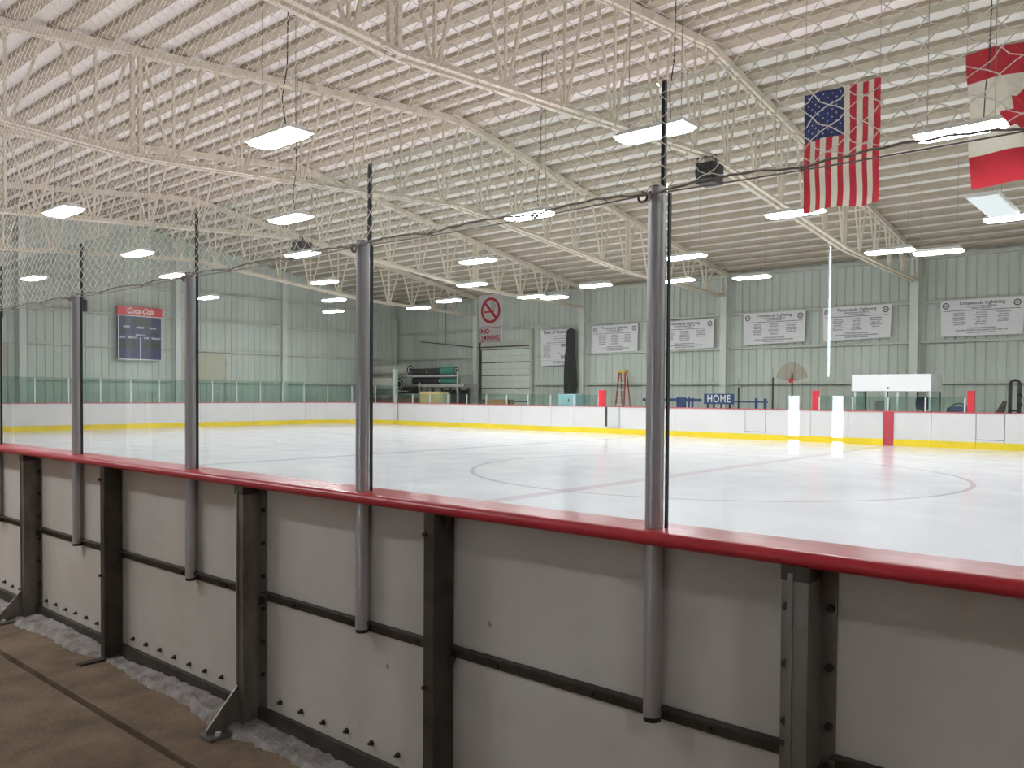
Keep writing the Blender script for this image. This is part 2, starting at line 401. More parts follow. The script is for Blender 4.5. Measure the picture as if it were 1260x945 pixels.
MB().box(XW - 0.42, XW - 0.18, YW - 0.36, YW - 0.30, FLOOR, 5.6).box(XW - 0.31, XW - 0.29, YW - 0.30, YW - 0.02, FLOOR, 5.6).build('wall_column', 'column', wl_)

# walkway wall behind the camera, with a pair of exit doors letting daylight in
DY0, DYM, DY1 = 1.62, 2.545, 3.47
wf = empty('wall_front', (XN, 8, FLOOR), kind='structure')
zt = roof(XN) + 0.3
B(XN - 0.2, XN, YN, DY0, FLOOR, zt).build('wall_face', 'near_wall', wf)
B(XN - 0.2, XN, DY1, YW, FLOOR, zt).build('wall_face', 'near_wall', wf)
B(XN - 0.2, XN, DY0, DY1, 2.78, zt).build('wall_face', 'near_wall', wf)
wr = empty('wall_right', (14, YN, FLOOR), kind='structure')
MB().prism([(XN, FLOOR), (XW, FLOOR), (XW, roof(XW) + 0.3), (RIDGE_X, RIDGE_Z + 0.3), (XN, zt)], YN - 0.15, YN, 'Y').build('wall_face', 'wall', wr)
B(XN, XW, YW + 0.04, YW + 0.1, 6.2, 6.5).build('gable_band', 'wall', wl_)
MB().prism([(XN, 6.0), (XW, 6.0), (XW, roof(XW) + 0.3), (RIDGE_X, RIDGE_Z + 0.3), (XN, zt)], YW + 0.05, YW + 0.16, 'Y').build('gable_skin', 'wall', wl_)
dr = empty('door_1', (XN, DYM, FLOOR), kind='structure')
def leaf(y0, y1, wy0, wy1):
    x0, x1 = XN - 0.12, XN - 0.07; za, zb, zc, zd = FLOOR + 0.01, 0.95, 1.475, 2.77
    mb = MB().box(x0, x1, y0, y1, za, zb).box(x0, x1, y0, y1, zc, zd)
    mb.box(x0, x1, y0, wy0, zb, zc).box(x0, x1, wy1, y1, zb, zc)
    l = mb.build('door_leaf', 'door_brown', dr)
    B(x0 + 0.02, x0 + 0.03, wy0, wy1, zb, zc).build('door_pane', 'glass', l)
    B(x0, x1, wy0, wy1, 1.085, 1.115).build('muntin', 'door_brown', l)
    MB().tube([(x1 + 0.01, y0 + 0.15, 0.9), (x1 + 0.05, y0 + 0.15, 0.9), (x1 + 0.05, y1 - 0.15, 0.9), (x1 + 0.01, y1 - 0.15, 0.9)], 0.015, 8).build('push_bar', 'dark_steel', l)
leaf(DY0 + 0.01, 2.53, 2.41, 2.515)
leaf(2.56, DY1 - 0.01, 2.79, 2.90)
B(XN - 0.07, XN - 0.055, 2.50, 2.59, FLOOR + 0.01, 1.64).build('meeting_stile', 'door_brown', dr)

# ------------------------------------------------------------------ roof frames: truss and its columns
BOT = [(XN, 6.15), (6.85, 5.70), (RIDGE_X, 6.29), (23.2, 5.55), (XW - 0.35, 5.43)]
def botz(x):
    for (xa, za), (xb, zb) in zip(BOT[:-1], BOT[1:]):
        if xa <= x <= xb: return za + (zb - za) * (x - xa) / (xb - xa)
    return BOT[-1][1]
def make_frame(first_y):
    root = empty('roof_truss', (RIDGE_X, first_y, FLOOR))
    Y = first_y
    for xa, xb in ((XN, RIDGE_X), (RIDGE_X, XW - 0.05)):
        n = 'top_chord'; mb = MB()
        for dy in (-0.055, 0.055):
            mb.beam((xa, Y + dy, roof(xa) - 0.01), (xb, Y + dy, roof(xb) - 0.01), 0.075, 0.15)
        mb.build(n, 'truss', root)
    for (xa, za), (xb, zb) in zip(BOT[:-1], BOT[1:]):
        mb = MB()
        for dy in (-0.06, 0.06):
            mb.beam((xa, Y + dy, za + 0.045), (xb, Y + dy, zb + 0.045), 0.012, 0.10)
            mb.beam((xa, Y + dy * 1.5, za), (xb, Y + dy * 1.5, zb), 0.085, 0.014)
        mb.build('bottom_chord', 'truss', root)
    pitch = 1.41
    k0 = -6
    x = 6.85 - 0.71 - 6 * pitch
    while x < XW - 0.9:
        if x > XN + 0.3:
            zb = botz(x); zt_ = roof(x) - 0.07
            if zt_ - zb > 0.35:
                MB().beam((x, Y, zb + 0.02), (x, Y, zt_), 0.042, 0.042).build('web_post', 'truss', root)
            for s_ in (-1, 1):
                xt = x + s_ * 0.58
                if XN < xt < XW - 0.3:
                    MB().beam((x + s_ * 0.07, Y + 0.02 * s_, botz(x + s_ * 0.07) + 0.03), (xt, Y + 0.02 * s_, roof(xt) - 0.06), 0.042, 0.048).build('web_diagonal', 'truss', root)
        x += pitch
    for xs in (6.85, 23.2):
        MB().beam((xs - 0.07, Y, botz(xs)), (xs - 0.07, Y, roof(xs) - 0.06), 0.07, 0.07).beam((xs + 0.07, Y, botz(xs)), (xs + 0.07, Y, roof(xs) - 0.06), 0.07, 0.07).build('splice_post', 'truss', root)
    for x0, s_ in ((XW, -1), (XN, 1)):
        ztop = roof(x0) - 0.03
        mb = MB().box(x0 + s_ * 0.33, x0 + s_ * 0.35, Y - 0.13, Y + 0.13, FLOOR, ztop).box(x0 + s_ * 0.02, x0 + s_ * 0.33, Y - 0.012, Y + 0.012, FLOOR, ztop).box(x0, x0 + s_ * 0.02, Y - 0.13, Y + 0.13, FLOOR, ztop)
        mb.build('column', 'column', root)
        MB().box(x0 + s_ * 0.31, x0 + s_ * 0.46, Y - 0.01, Y + 0.01, botz(x0 + s_ * .5) - 0.0, ztop - 0.1).build('end_plate', 'truss', root)
    return root
fr_lab = ['cream roof truss framed nearest the right edge, out beyond the view', 'cream roof truss passing over the right-hand side of the rink',
          'nearest cream roof truss in view, meeting the wall beside the long white booth', 'cream roof truss whose column stands beside the HOME sign',
          'cream roof truss whose column stands right of the town anniversary banner', 'farthest cream roof truss, with its column at the roll-up door']
fr0 = make_frame(FRAMES[0])
for i_, y in enumerate(FRAMES):
    f_ = fr0 if i_ == 0 else copy_tree(fr0)
    f_.location.y = y
    tag(f_, fr_lab[i_], 'truss', 'roof trusses across the hall')

# ------------------------------------------------------------------ ceiling lamps
LZ = 5.15
def make_lamp():
    root = empty('ceiling_lamp', (0, 0, 0))
    L2, W2 = 0.56, 0.21
    MB().add([(-W2, -L2, 0.0), (W2, -L2, 0.0), (W2, L2, 0.0), (-W2, L2, 0.0), (-0.12, -L2 + 0.06, 0.09), (0.12, -L2 + 0.06, 0.09), (0.12, L2 - 0.06, 0.09), (-0.12, L2 - 0.06, 0.09)],
             [(4, 5, 6, 7), (0, 1, 5, 4), (1, 2, 6, 5), (2, 3, 7, 6), (3, 0, 4, 7)]).build('housing', 'lamp_body', root)
    ins = 0.012
    P = [(-W2 + 0.07, -L2), (W2 - 0.07, -L2), (W2, -L2 + 0.09), (W2, L2 - 0.09), (W2 - 0.07, L2), (-W2 + 0.07, L2), (-W2, L2 - 0.09), (-W2, -L2 + 0.09)]
    MB().prism([(x * 0.97, y * 0.985) for x, y in P], -0.03, -0.002, 'Z').build('diffuser', 'lamp', root)
    return root
lamp0 = make_lamp()
lamps = [
 (6.8, 10.33, 'large bright lamp nearest above the left rink glass'),
 (10.02, 6.03, 'big bright lamp just behind the top of the nearest glass post'),
 (12.64, 2.75, 'long bright lamp hanging between the two flags'),
 (6.72, 17.89, 'bright lamp high at far left above the netting'),
 (10.06, 14.86, 'lamp hanging below and right of the largest left lamp'),
 (12.99, 10.75, 'lamp hanging right above the no smoking decal'),
 (10.01, 21.76, 'lamp left of the glass post that hides the end wall column'),
 (12.84, 18.41, 'lamp directly beneath the black loudspeaker on the left'),
 (16.5, 15.48, 'upper lamp of the two hung above the no smoking decal'),
 (10.01, 29.08, 'leftmost low lamp near the end wall'),
 (12.59, 24.92, 'lamp half hidden by the post top right of the scoreboard'),
 (16.3, 29.57, 'lamp hanging just right of the scoreboard'),
 (16.46, 22.37, 'uppermost of three lamps stacked left of the middle glass post'),
 (19.82, 26.31, 'middle of three lamps stacked left of the middle glass post'),
 (22.52, 29.95, 'lowest of three lamps stacked left of the middle glass post'),
 (19.9, 18.92, 'lower lamp of the two hung above the no smoking decal'),
 (23.9, 25.87, 'small lamp nearest the far corner of the hall'),
 (22.76, 22.91, 'lamp between the far corner and the no smoking decal'),
 (23.72, 19.49, 'left lamp of the touching pair over the town banner'),
 (24.44, 18.97, 'right lamp of the touching pair over the town banner'),
 (22.59, 15.79, 'lamp hanging left of the nearest glass post over the first team banner'),
 (19.43, 10.72, 'upper lamp hanging right beside the nearest glass post'),
 (23.22, 13.09, 'lower lamp peeping out right of the nearest glass post'),
 (24.0, 10.93, 'lamp hanging above the third team banner'),
 (16.17, 6.47, 'lamp partly behind the foot of the striped flag'),
 (21.86, 6.3, 'left lamp of the pair beside the rightmost wall column'),
 (22.74, 5.39, 'right lamp of the pair beside the rightmost wall column'),
 (19.33, 3.16, 'lamp at the right edge below the maple leaf flag'),
]
for (x, y) in ((6.8, 2.9), (6.8, -4.4), (10.0, -1.4), (10.0, -9.0), (12.8, -5.0), (16.3, -1.3), (16.3, -9.0), (19.6, -4.5), (22.6, -1.5), (22.6, -9.5), (6.7, 25.4), (6.8, -12.0), (19.6, -12.5)):
    lamps.append((x, y, 'further unseen ceiling lamp added to light the hall'))  # unseen lamps added along the rows because the hall needs their light
NHALL = len(lamps)
for y in (-4.5, 7.6, 10.2, 12.9, 16.0):  # unseen walkway lamps; first one added only to brighten the right-hand board panels
    lamps.append((-0.9, y, 'further unseen ceiling lamp placed to light the walkway'))
for i_, (x, y, lab) in enumerate(lamps):
    o = lamp0 if i_ == 0 else copy_tree(lamp0)
    o.location = (x, y, LZ); tag(o, 'lit white ' + lab if not lab.startswith('further') else lab, 'lamp', 'ceiling lamps over the ice' if i_ < NHALL else 'ceiling lamps over the walkway')
for i_, (x, y, lab) in enumerate(lamps):
    root = [o for o in bpy.data.objects if o.name.startswith('ceiling_lamp') and o.parent is None and abs(o.location.x - x) < 1e-4 and abs(o.location.y - y) < 1e-4][0]
    for s_ in (-1, 1):
        yy = y + s_ * 0.42
        MB().tube([(x, yy, LZ + 0.09), (x, yy, roof(x) + 0.05)], 0.006, 5).build('hanger_wire', 'wire', root)
    if i_ in (0, 1, 2, 4, 5): MB().tube([(x - 0.08, y - 0.3, LZ + 0.09), (x - 0.16, y - 0.33, LZ + 0.45), (x - 0.1, y - 0.36, LZ + 0.9), (x - 0.1, y - 0.4, roof(x) + 0.05)], 0.008, 5).build('power_cord', 'rubber', root)
ul = empty('strip_lamp', (18.2, 3.34, LZ), 'wide white lamp panel joining the right edge lamp in an L shape', 'lamp')
MB().prism([(17.05, 3.06), (19.2, 3.06), (19.2, 3.60), (17.05, 3.60)], LZ + 0.02, LZ + 0.09, 'Z').build('housing', 'lamp_body', ul)
MB().prism([(17.08, 3.09), (19.17, 3.09), (19.17, 3.57), (17.08, 3.57)], LZ - 0.0, LZ + 0.02, 'Z').build('lens', 'lamp_off', ul)
for xx in (17.4, 18.8): MB().tube([(xx, 3.33, LZ + 0.09), (xx, 3.33, roof(xx) + 0.05)], 0.006, 5).build('hanger_wire', 'wire', ul)

# ------------------------------------------------------------------ far boards (long side, end and corner)
def board_run(root, p0, p1, joints, glass_top, glass_ranges, posts=True, gates=(), skip=()):
    """straight run of rink boards from p0 to p1; positions along it are metres from p0"""
    p0, p1 = Vector(p0), Vector(p1); a = (p1 - p0); Ltot = a.length; a.normalize(); n = Vector((-a.y, a.x))   # n points off the ice
    def pt(s, t): q = p0 + a * s + n * t; return (q.x, q.y)
    def slab(s0, s1, t0, t1, z0, z1, name, m_, par=None):
        return MB().prism([pt(s0, t0), pt(s1, t0), pt(s1, t1), pt(s0, t1)], z0, z1, 'Z').build(name, m_, par or root)
    js = [0] + list(joints) + [Ltot]
    for s0, s1 in zip(js[:-1], js[1:]):
        g = 0.006
        slab(s0 + g, s1 - g, 0.0, 0.06, FLOOR, 1.02, 'board_panel', 'board_white')
        slab(s0 + 0.003, s1 - 0.003, -0.012, 0.0, 0.0, 0.20, 'kick_plate', 'yellow')
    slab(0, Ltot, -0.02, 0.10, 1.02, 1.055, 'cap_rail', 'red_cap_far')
    for s0, s1 in glass_ranges:
        nP = max(1, round((s1 - s0) / 1.18)); st = (s1 - s0) / nP
        for i in range(nP):
            slab(s0 + i * st + 0.015, s0 + (i + 1) * st - 0.015, 0.045, 0.055, 1.055, glass_top, 'glass_pane', 'glass_far')
        for i in range(nP + 1):
            slab(s0 + i * st - 0.022, s0 + i * st + 0.022, 0.03, 0.075, 1.055, glass_top - 0.03, 'glass_post', 'alu')
    return slab
fs = empty('rink_boards', (BX1, 12, FLOOR), 'white rink boards with yellow kick strip along the far long side', 'rink boards')
# runs towards smaller Y so that 'off the ice' is +X ; s = YS - y
YS = BY1 - 3.0
def S(y): return YS - y
jy = [29.9, 28.05, 25.6, 24.04, 22.2, 20.6, 19.43, 17.95, 17.30, 14.9, 12.2, 11.47, 9.96, 8.76, 7.72, 7.42, 6.37, 5.2, 4.48, 2.1, -0.3, -2.7, -5.1, -7.5, -9.9]
run = board_run(fs, (BX1, YS), (BX1, BY0 + 3), [S(y) for y in jy], 1.50, [(S(30.2), S(18.3)), (S(9.7), S(5.5))])
# centre stripe, gates
B(BX1 - 0.022, BX1 - 0.002, 7.42, 7.72, 0.0, 1.03).build('centre_stripe', 'centre_red', fs)
for y0, y1, nm in ((11.47, 12.2, 0), (4.48, 5.2, 1)):
    mb = MB().box(BX1 - 0.004, BX1 - 0.001, y0, y0 + 0.014, 0.27, 1.02).box(BX1 - 0.004, BX1 - 0.001, y1 - 0.014, y1, 0.27, 1.02).box(BX1 - 0.004, BX1 - 0.001, y0, y1, 0.26, 0.285)
    mb.build('gate_gap', 'ink_soft', fs)
mb = B(BX1 - 0.01, BX1 - 0.001, 17.82, 17.94, 0.28, 1.02); mb.build('gate_opening', 'dark_steel', fs)
mb = B(BX1 - 0.05, BX1 - 0.012, 17.30, 17.82, 0.28, 1.02); mb.build('gate_leaf', 'alu', fs, bevel=0.008)
for y0, y1, lab in ((17.98, 18.29, 'red'), (9.71, 9.92, 'red'), (5.25, 5.44, 'red')):
    B(BX1 + 0.02, BX1 + 0.09, y0, y1, 1.055, 1.675).build('pad', 'red_pad', fs, bevel=0.012)
eb = empty('rink_boards', (14, BY1, FLOOR), 'white rink boards with yellow kick strip along the end below the scoreboard', 'rink boards')
ejx = [20.6, 18.03, 15.6, 13.15, 10.7, 8.2]
board_run(eb, (BX0 + 3, BY1), (BX1 - 3, BY1), sorted([x - (BX0 + 3) for x in ejx]), 2.02, [(0.3, BX1 - 3 - (BX0 + 3) - 0.05)])
def corner(root, cx, cy, rad, a0, a1, n, gt):
    for i in range(n):
        t0, t1 = math.radians(a0 + (a1 - a0) * i / n), math.radians(a0 + (a1 - a0) * (i + 1) / n)
        def ann(r0, r1, z0, z1, nm, m_, e=0.0):
            k = 4; pin = []; pout = []
            for j in range(k + 1):
                t = t0 + e + (t1 - t0 - 2 * e) * j / k
                pin.append((cx + r0 * math.cos(t), cy + r0 * math.sin(t))); pout.append((cx + r1 * math.cos(t), cy + r1 * math.sin(t)))
            MB().prism(pin + pout[::-1], z0, z1, 'Z').build(nm, m_, root)
        ann(rad, rad + 0.06, FLOOR, 1.02, 'board_panel', 'board_white', 0.002); ann(rad - 0.012, rad, 0, 0.2, 'kick_plate', 'yellow', 0.001)
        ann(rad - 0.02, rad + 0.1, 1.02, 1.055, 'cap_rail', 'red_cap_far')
        ann(rad + 0.045, rad + 0.055, 1.055, gt, 'glass_pane', 'glass_far', 0.006)
        t = t0; p = (cx + (rad + 0.05) * math.cos(t), cy + (rad + 0.05) * math.sin(t))
        B(p[0] - 0.022, p[0] + 0.022, p[1] - 0.022, p[1] + 0.022, 1.055, gt - 0.03).build('glass_post', 'alu', root)
cn = empty('rink_boards', (BX1, BY1, FLOOR), 'curved corner of the rink boards in front of the storage rack', 'rink boards')
corner(cn, BX1 - 3, BY1 - 3, 3.0, 0, 90, 4, 1.9)
B(BX1 - 0.016, BX1 - 0.0125, 29.97, 30.01, 0.2, 1.03).build('goal_stripe', 'centre_red', fs)

# ------------------------------------------------------------------ near boards, glass and posts
nb = empty('rink_boards', (2.25, 4.5, FLOOR), 'near rink boards seen from behind, with steel frame and glass shield', 'rink boards')
WIDE = [-2.05, 0.825, 3.54, 6.39, 9.25]
NARROW = [-0.62, 2.227, 5.07, 7.85]
PIPES = [-1.55, -0.13, 1.306, 2.714, 4.152, 5.638, 7.129, 8.6, 10.05]
PX0, PX1 = 2.224, 2.305
Y0N, Y1N = WIDE[0], WIDE[-1]
for a, b in zip(WIDE[:-1], WIDE[1:]):
    B(PX0, PX1 - 0.012, a + 0.004, b - 0.004, FLOOR + 0.05, 1.02).build('board_panel', 'panel', nb)
    B(PX1 - 0.012, PX1, a + 0.003, b - 0.003, 0.0, 1.02).build('board_facing', 'board_white', nb)
    B(PX1, PX1 + 0.01, a + 0.003, b - 0.003, 0.0, 0.2).build('kick_plate', 'yellow', nb)
    B(PX0 - 0.028, PX0, a, b, FLOOR, FLOOR + 0.085).build('base_angle', 'dark_steel', nb)
    mb = MB().box(PX0 - 0.006, PX0, a + 0.06, b - 0.06, 0.462, 0.507).box(PX0 - 0.03, PX0 - 0.006, a + 0.06, b - 0.06, 0.50, 0.507)
    mb.build('mid_rail', 'dark_steel', nb)
    # row of bolts near the foot of the sheet
    mb = MB(); y = a + 0.18
    while y < b - 0.12:
        z = -0.01 + random.uniform(-0.006, 0.006)
        mb.tube([(PX0, y, z), (PX0 - 0.006, y, z)], 0.013, 8).tube([(PX0 - 0.006, y, z), (PX0 - 0.02, y, z)], 0.007, 6)
        y += 0.168
    o = mb.build('bolt_row', 'bolt', nb); o['kind'] = 'stuff'
    mb = MB()
    for k in range(6):
        y = a + 0.3 + k * (b - a - 0.6) / 5; mb.tube([(PX0 - 0.006, y, 0.475), (PX0 - 0.014, y, 0.475)], 0.008, 6)
    o = mb.build('bolt_row', 'bolt', nb); o['kind'] = 'stuff'
# continuation of the near boards to both ends (plain, beyond the view)
for a, b in ((BY0 + 3, -13.2), (-13.2, -9.4), (-9.4, -5.7), (-5.7, Y0N), (Y1N, 13.2), (13.2, 17), (17, 20.8), (20.8, 24.6), (24.6, 27.4), (27.4, BY1 - 3)):
    B(PX0, PX1, a + 0.004, b - 0.004, FLOOR, 1.02).build('board_panel', 'panel', nb)
    B(PX1, PX1 + 0.01, a, b, 0, 0.2).build('kick_plate', 'yellow', nb)
    B(2.11, 2.31, a, b, 1.02, 1.06).build('cap_rail', 'red_cap', nb)
# bullnosed cap rail
prof = [(2.31, 1.022), (2.31, 1.052), (2.302, 1.06), (2.145, 1.06)]
for k in range(9):
    t = math.radians(90 + 170 * k / 8); prof.append((2.129 + 0.0215 * math.cos(t), 1.0385 + 0.0215 * math.sin(t)))
prof += [(2.14, 1.019), (2.15, 1.0225), (2.21, 1.0225)]
caps = [Y0N, 0.0, 2.46, 4.92, 7.36, Y1N]
for a, b in zip(caps[:-1], caps[1:]):
    MB().prism(prof, a + 0.0015, b - 0.0015, 'Y').build('cap_rail', 'red_cap', nb, smooth=True)

def bolt(mb, x, y, z, rr=0.011): mb.tube([(x, y, z), (x - 0.013, y, z)], rr, 8)
for y in WIDE:
    st = MB().box(2.116, PX0 - 0.008, y - 0.028, y + 0.028, FLOOR + 0.02, 1.012).build('upright', 'steel', nb)
    MB().box(PX0 - 0.008, PX0 - 0.001, y - 0.068, y + 0.085, FLOOR + 0.02, 1.015).build('back_flange', 'steel', st)
    B(2.116 - 0.004, 2.116, y + 0.012, y + 0.028, FLOOR + 0.03, 1.0).build('edge_lip', 'steel', st)
    B(2.113, 2.20, y - 0.032, y + 0.045, 0.98, 1.02).build('cap_bracket', 'dark_steel', st)
    mb = MB()
    for z in (0.10, 0.26, 0.42, 0.58, 0.74, 0.90):
        bolt(mb, PX0 - 0.008, y - 0.052, z); bolt(mb, PX0 - 0.008, y + 0.068, z - 0.015)
    for z in (0.46,): mb.tube([(PX0 - 0.008, y - 0.045, z), (PX0 - 0.03, y - 0.045, z)], 0.018, 8)
    o = mb.build('bolts', 'bolt', st); o['kind'] = 'stuff'
    B(1.93, PX0 - 0.03, y - 0.055, y + 0.055, FLOOR, FLOOR + 0.014).build('foot_plate', 'steel', st)
    MB().prism([(2.118, FLOOR + 0.014), (1.95, FLOOR + 0.014), (1.95, FLOOR + 0.03), (2.118, FLOOR + 0.21)], y - 0.006 + 0.02, y + 0.006 + 0.02, 'Y').build('gusset', 'steel', st)
    MB().tube([(1.985, y - 0.03, FLOOR + 0.012), (1.985, y - 0.03, FLOOR + 0.03)], 0.014, 6).tube([(2.09, y - 0.035, FLOOR + 0.012), (2.09, y - 0.035, FLOOR + 0.026)], 0.018, 10).build('anchor_bolt', 'alu', st)
for y in NARROW:
    st = MB().box(2.114, PX0 - 0.002, y - 0.029, y + 0.029, FLOOR + 0.01, 1.02).build('upright', 'dark_steel', nb, bevel=0.004)
    MB().prism([(y - 0.028, 1.018), (y - 0.028, 0.945), (y - 0.062, 1.018)], 2.17, 2.18, 'X').build('cap_bracket', 'dark_steel', st)
    MB().prism([(y - 0.028, 0.47), (y - 0.028, 0.38), (y - 0.058, 0.47)], 2.195, 2.205, 'X').build('rail_bracket', 'dark_steel', st)
    mb = MB(); bolt(mb, 2.114, y + 0.016, 0.94, 0.009); bolt(mb, 2.114, y + 0.016, 0.36, 0.009)
    o = mb.build('bolts', 'bolt', st); o['kind'] = 'stuff'
    B(1.97, PX0 - 0.03, y - 0.035, y + 0.02, FLOOR, FLOOR + 0.012).build('foot_plate', 'dark_steel', st)
PR = 0.0282; PXC = 2.192; PT = 2.10
for y in PIPES:
    p_ = MB().tube([(PXC, y, 0.477), (PXC, y, PT)], PR, 24).build('glass_post', 'pipe', nb, smooth=True)
    MB().tube([(PXC, y, 0.462), (PXC, y, 0.478)], PR * 0.96, 16).build('foot_plug', 'rubber', p_)
    B(PXC + 0.014, PXC + 0.028, y - 0.0335, y - 0.0285, 1.06, PT - 0.015).build('glazing_gasket', 'rubber', p_)
    MB().ring((PXC - 0.01, y + 0.046, PT - 0.022), 0.0155, 0.0035, 'X').build('net_ring', 'dark_steel', p_, smooth=True)
    MB().tube([(PXC, y, PT - 0.004), (PXC, y, PT + 0.004)], PR * 0.98, 20).build('post_cap', 'dark_steel', p_)
    B(PXC + 0.029, PXC + 0.043, y - 0.006, y + 0.006, PT - 0.06, 2.435).build('edge_strip', 'rubber', p_)
for a, b in zip(PIPES[:-1], PIPES[1:]):
    ya, yb, z0, z1, rr = a + 0.012, b - 0.012, 1.058, 2.44, 0.035
    poly = [(ya, z0), (yb, z0)]
    for cy_, a0 in ((yb - rr, 0), (ya + rr, 90)):
        for k in range(6):
            t = math.radians(a0 + 18 * k); poly.append((cy_ + rr * math.cos(t), z1 - rr + rr * math.sin(t)))
    MB().prism(poly, PXC + 0.031, PXC + 0.041, 'X').build('glass_pane', 'glass', nb)

# ------------------------------------------------------------------ decal on the glass
ns = empty('no_smoking_decal', (2.218, 2.018, 1.66), 'white and red no smoking decal stuck on the near glass', 'sign')
def rrect(ya, yb, z0, z1, rr):
    q = []
    for cy_, cz_, a0 in ((yb - rr, z1 - rr, 0), (ya + rr, z1 - rr, 90), (ya + rr, z0 + rr, 180), (yb - rr, z0 + rr, 270)):
        for k in range(5):
            t = math.radians(a0 + 22.5 * k); q.append((cy_ + rr * math.cos(t), cz_ + rr * math.sin(t)))
    return q
SX = 2.2225
for z0, z1 in ((1.7175, 1.832), (1.660, 1.7155)):
    MB().prism(rrect(1.963, 2.074, z0, z1, 0.006), SX - 0.001, SX + 0.0004, 'X').build('decal_sheet', 'sign_white', ns)
def frame_rect(ya, yb, z0, z1, t, x):
    return MB().box(x - .0004, x, ya, yb, z0, z0 + t).box(x - .0004, x, ya, yb, z1 - t, z1).box(x - .0004, x, ya, ya + t, z0 + t, z1 - t).box(x - .0004, x, yb - t, yb, z0 + t, z1 - t)
frame_rect(1.966, 2.071, 1.6625, 1.713, 0.0018, SX - 0.001).build('decal_border', 'sign_red', ns)
cyy, czz = 2.0185, 1.775
q = []; nseg = 40
mb = MB(); Ro, Ri = 0.047, 0.0375
vs = []
for k in range(nseg):
    t = 2 * math.pi * k / nseg
    for rr in (Ro, Ri): vs.append((SX - 0.0018, cyy + rr * math.cos(t), czz + rr * math.sin(t)))
for k in range(nseg):
    t = 2 * math.pi * k / nseg
    for rr in (Ro, Ri): vs.append((SX - 0.001, cyy + rr * math.cos(t), czz + rr * math.sin(t)))
fsx = []
n2 = 2 * nseg
for k in range(nseg):
    a0, a1, b0, b1 = 2 * k, 2 * k + 1, (2 * k + 2) % n2, (2 * k + 3) % n2
    fsx += [(a0, a1, b1, b0), (a0 + n2, b0 + n2, b1 + n2, a1 + n2), (a0, b0, b0 + n2, a0 + n2), (a1, a1 + n2, b1 + n2, b1)]
mb.add(vs, fsx).build('prohibition_ring', 'sign_red', ns)
MB().beam((SX - 0.0016, cyy + 0.028, czz + 0.029), (SX - 0.0016, cyy - 0.028, czz - 0.029), 0.010, 0.0008, up=(1, 0, 0)).build('prohibition_bar', 'sign_red', ns)
MB().box(SX - 0.0013, SX - 0.001, cyy - 0.016, cyy + 0.030, czz - 0.008, czz - 0.002).build('cigarette', 'sign_red', ns)
MB().tube([(SX - 0.0012, cyy - 0.019 + 0.004 * math.sin(k * 1.1), czz - 0.001 + k * 0.0036) for k in range(9)], 0.0012, 5).tube([(SX - 0.0012, cyy - 0.008 + 0.005 * math.sin(k * 1.2 + 1), czz + 0.005 + k * 0.0034) for k in range(8)], 0.0012, 5).build('smoke_curl', 'ink', ns)
text('lettering', 'NO', 0.0235, (SX - 0.0014, 2.066, 1.6985), AX, 'sign_red', ns, 'LEFT', bold=0.0007, depth=0.0003, xs=1.1)
text('lettering', 'SMOKING', 0.0235, (SX - 0.0014, 2.0185, 1.6745), AX, 'sign_red', ns, 'CENTER', bold=0.00025, depth=0.0003, xs=0.76, space=1.14)

# ------------------------------------------------------------------ safety net with its rope and cable
net = empty('safety_net', (2.16, 4.5, PT), 'white diamond mesh safety net hanging above the near glass', 'net')
NXc = 2.150
DW, DH = 0.086, 0.064
def net_mesh(y0, y1, z0, z1):
    mb_v = []; mb_f = []
    ny = int((y1 - y0) / (DW / 2)); nz = int((z1 - z0) / (DH / 2)); rr = 0.0017
    rnd = random.Random(3)
    def node(i, j):
        h = math.sin(i * 12.9898 + j * 78.233) * 43758.5453; h -= math.floor(h)
        g = math.sin(i * 39.346 + j * 11.135) * 24634.6345; g -= math.floor(g)
        y = y0 + i * DW / 2; z = z0 + j * DH / 2
        sag = 0.012 * math.sin(y * 2.1 + z * 1.3) + 0.008 * math.sin(y * 5.3 - z * 2.2)
        x = NXc + 0.02 * math.sin(y * 1.7) * min(1, (z - z0)) + 0.012 * math.sin(z * 2.4 + y)
        fade = min(1.0, (z - z0) / 0.3)
        zz = z + fade * sag + (h - .5) * 0.010
        yy = y + (g - .5) * 0.010 + 0.010 * math.sin(z * 4.0 + y * 2.0) * fade
        if j == 0: zz = z0 - 0.0 + rope_dz(y); x = NXc
        return Vector((x, yy, zz))
    for j in range(nz):
        for i in range(ny + 1):
            if (i + j) % 2: continue
            for di in (-1, 1):
                if not 0 <= i + di <= ny: continue
                p, q_ = node(i, j), node(i + di, j + 1)
                mid = (p + q_) / 2 + Vector((0.0, di * 0.005, -0.005 if j % 2 else 0.005))
                a = (q_ - p).normalized(); sx = Vector((1, 0, 0)); sy = a.cross(sx).normalized()
                o = len(mb_v)
                for c in (p, mid, q_):
                    for k in range(3):
                        t = 2.0944 * k; v = c + sx * (rr * math.cos(t)) + sy * (rr * math.sin(t)); mb_v.append((v.x, v.y, v.z))
                for s_ in (0, 3):
                    for k in range(3):
                        a0, a1 = o + s_ + k, o + s_ + (k + 1) % 3; mb_f.append((a0, a1, a1 + 3, a0 + 3))
    mb = MB(); mb.v = mb_v; mb.f = mb_f; return mb
WZ = PT - 0.025
TIES = []
for a, b in zip(PIPES[:-1], PIPES[1:]):
    for k in range(3): TIES.append(a + (b - a) * (k + (0.0 if k == 0 else 0.08 * (k - 1.5))) / 3)
TIES.append(PIPES[-1])
def rope_dz(y):
    for a, b in zip(TIES[:-1], TIES[1:]):
        if a <= y <= b:
            t = (y - a) / (b - a); return 0.016 * math.sin(math.pi * t) ** 0.8
    return 0.0
nm_ = net_mesh(PIPES[1] - 0.6, 9.6, WZ, 5.3).build('net_mesh', 'net', net, fix=False)
nm_['kind'] = 'stuff'
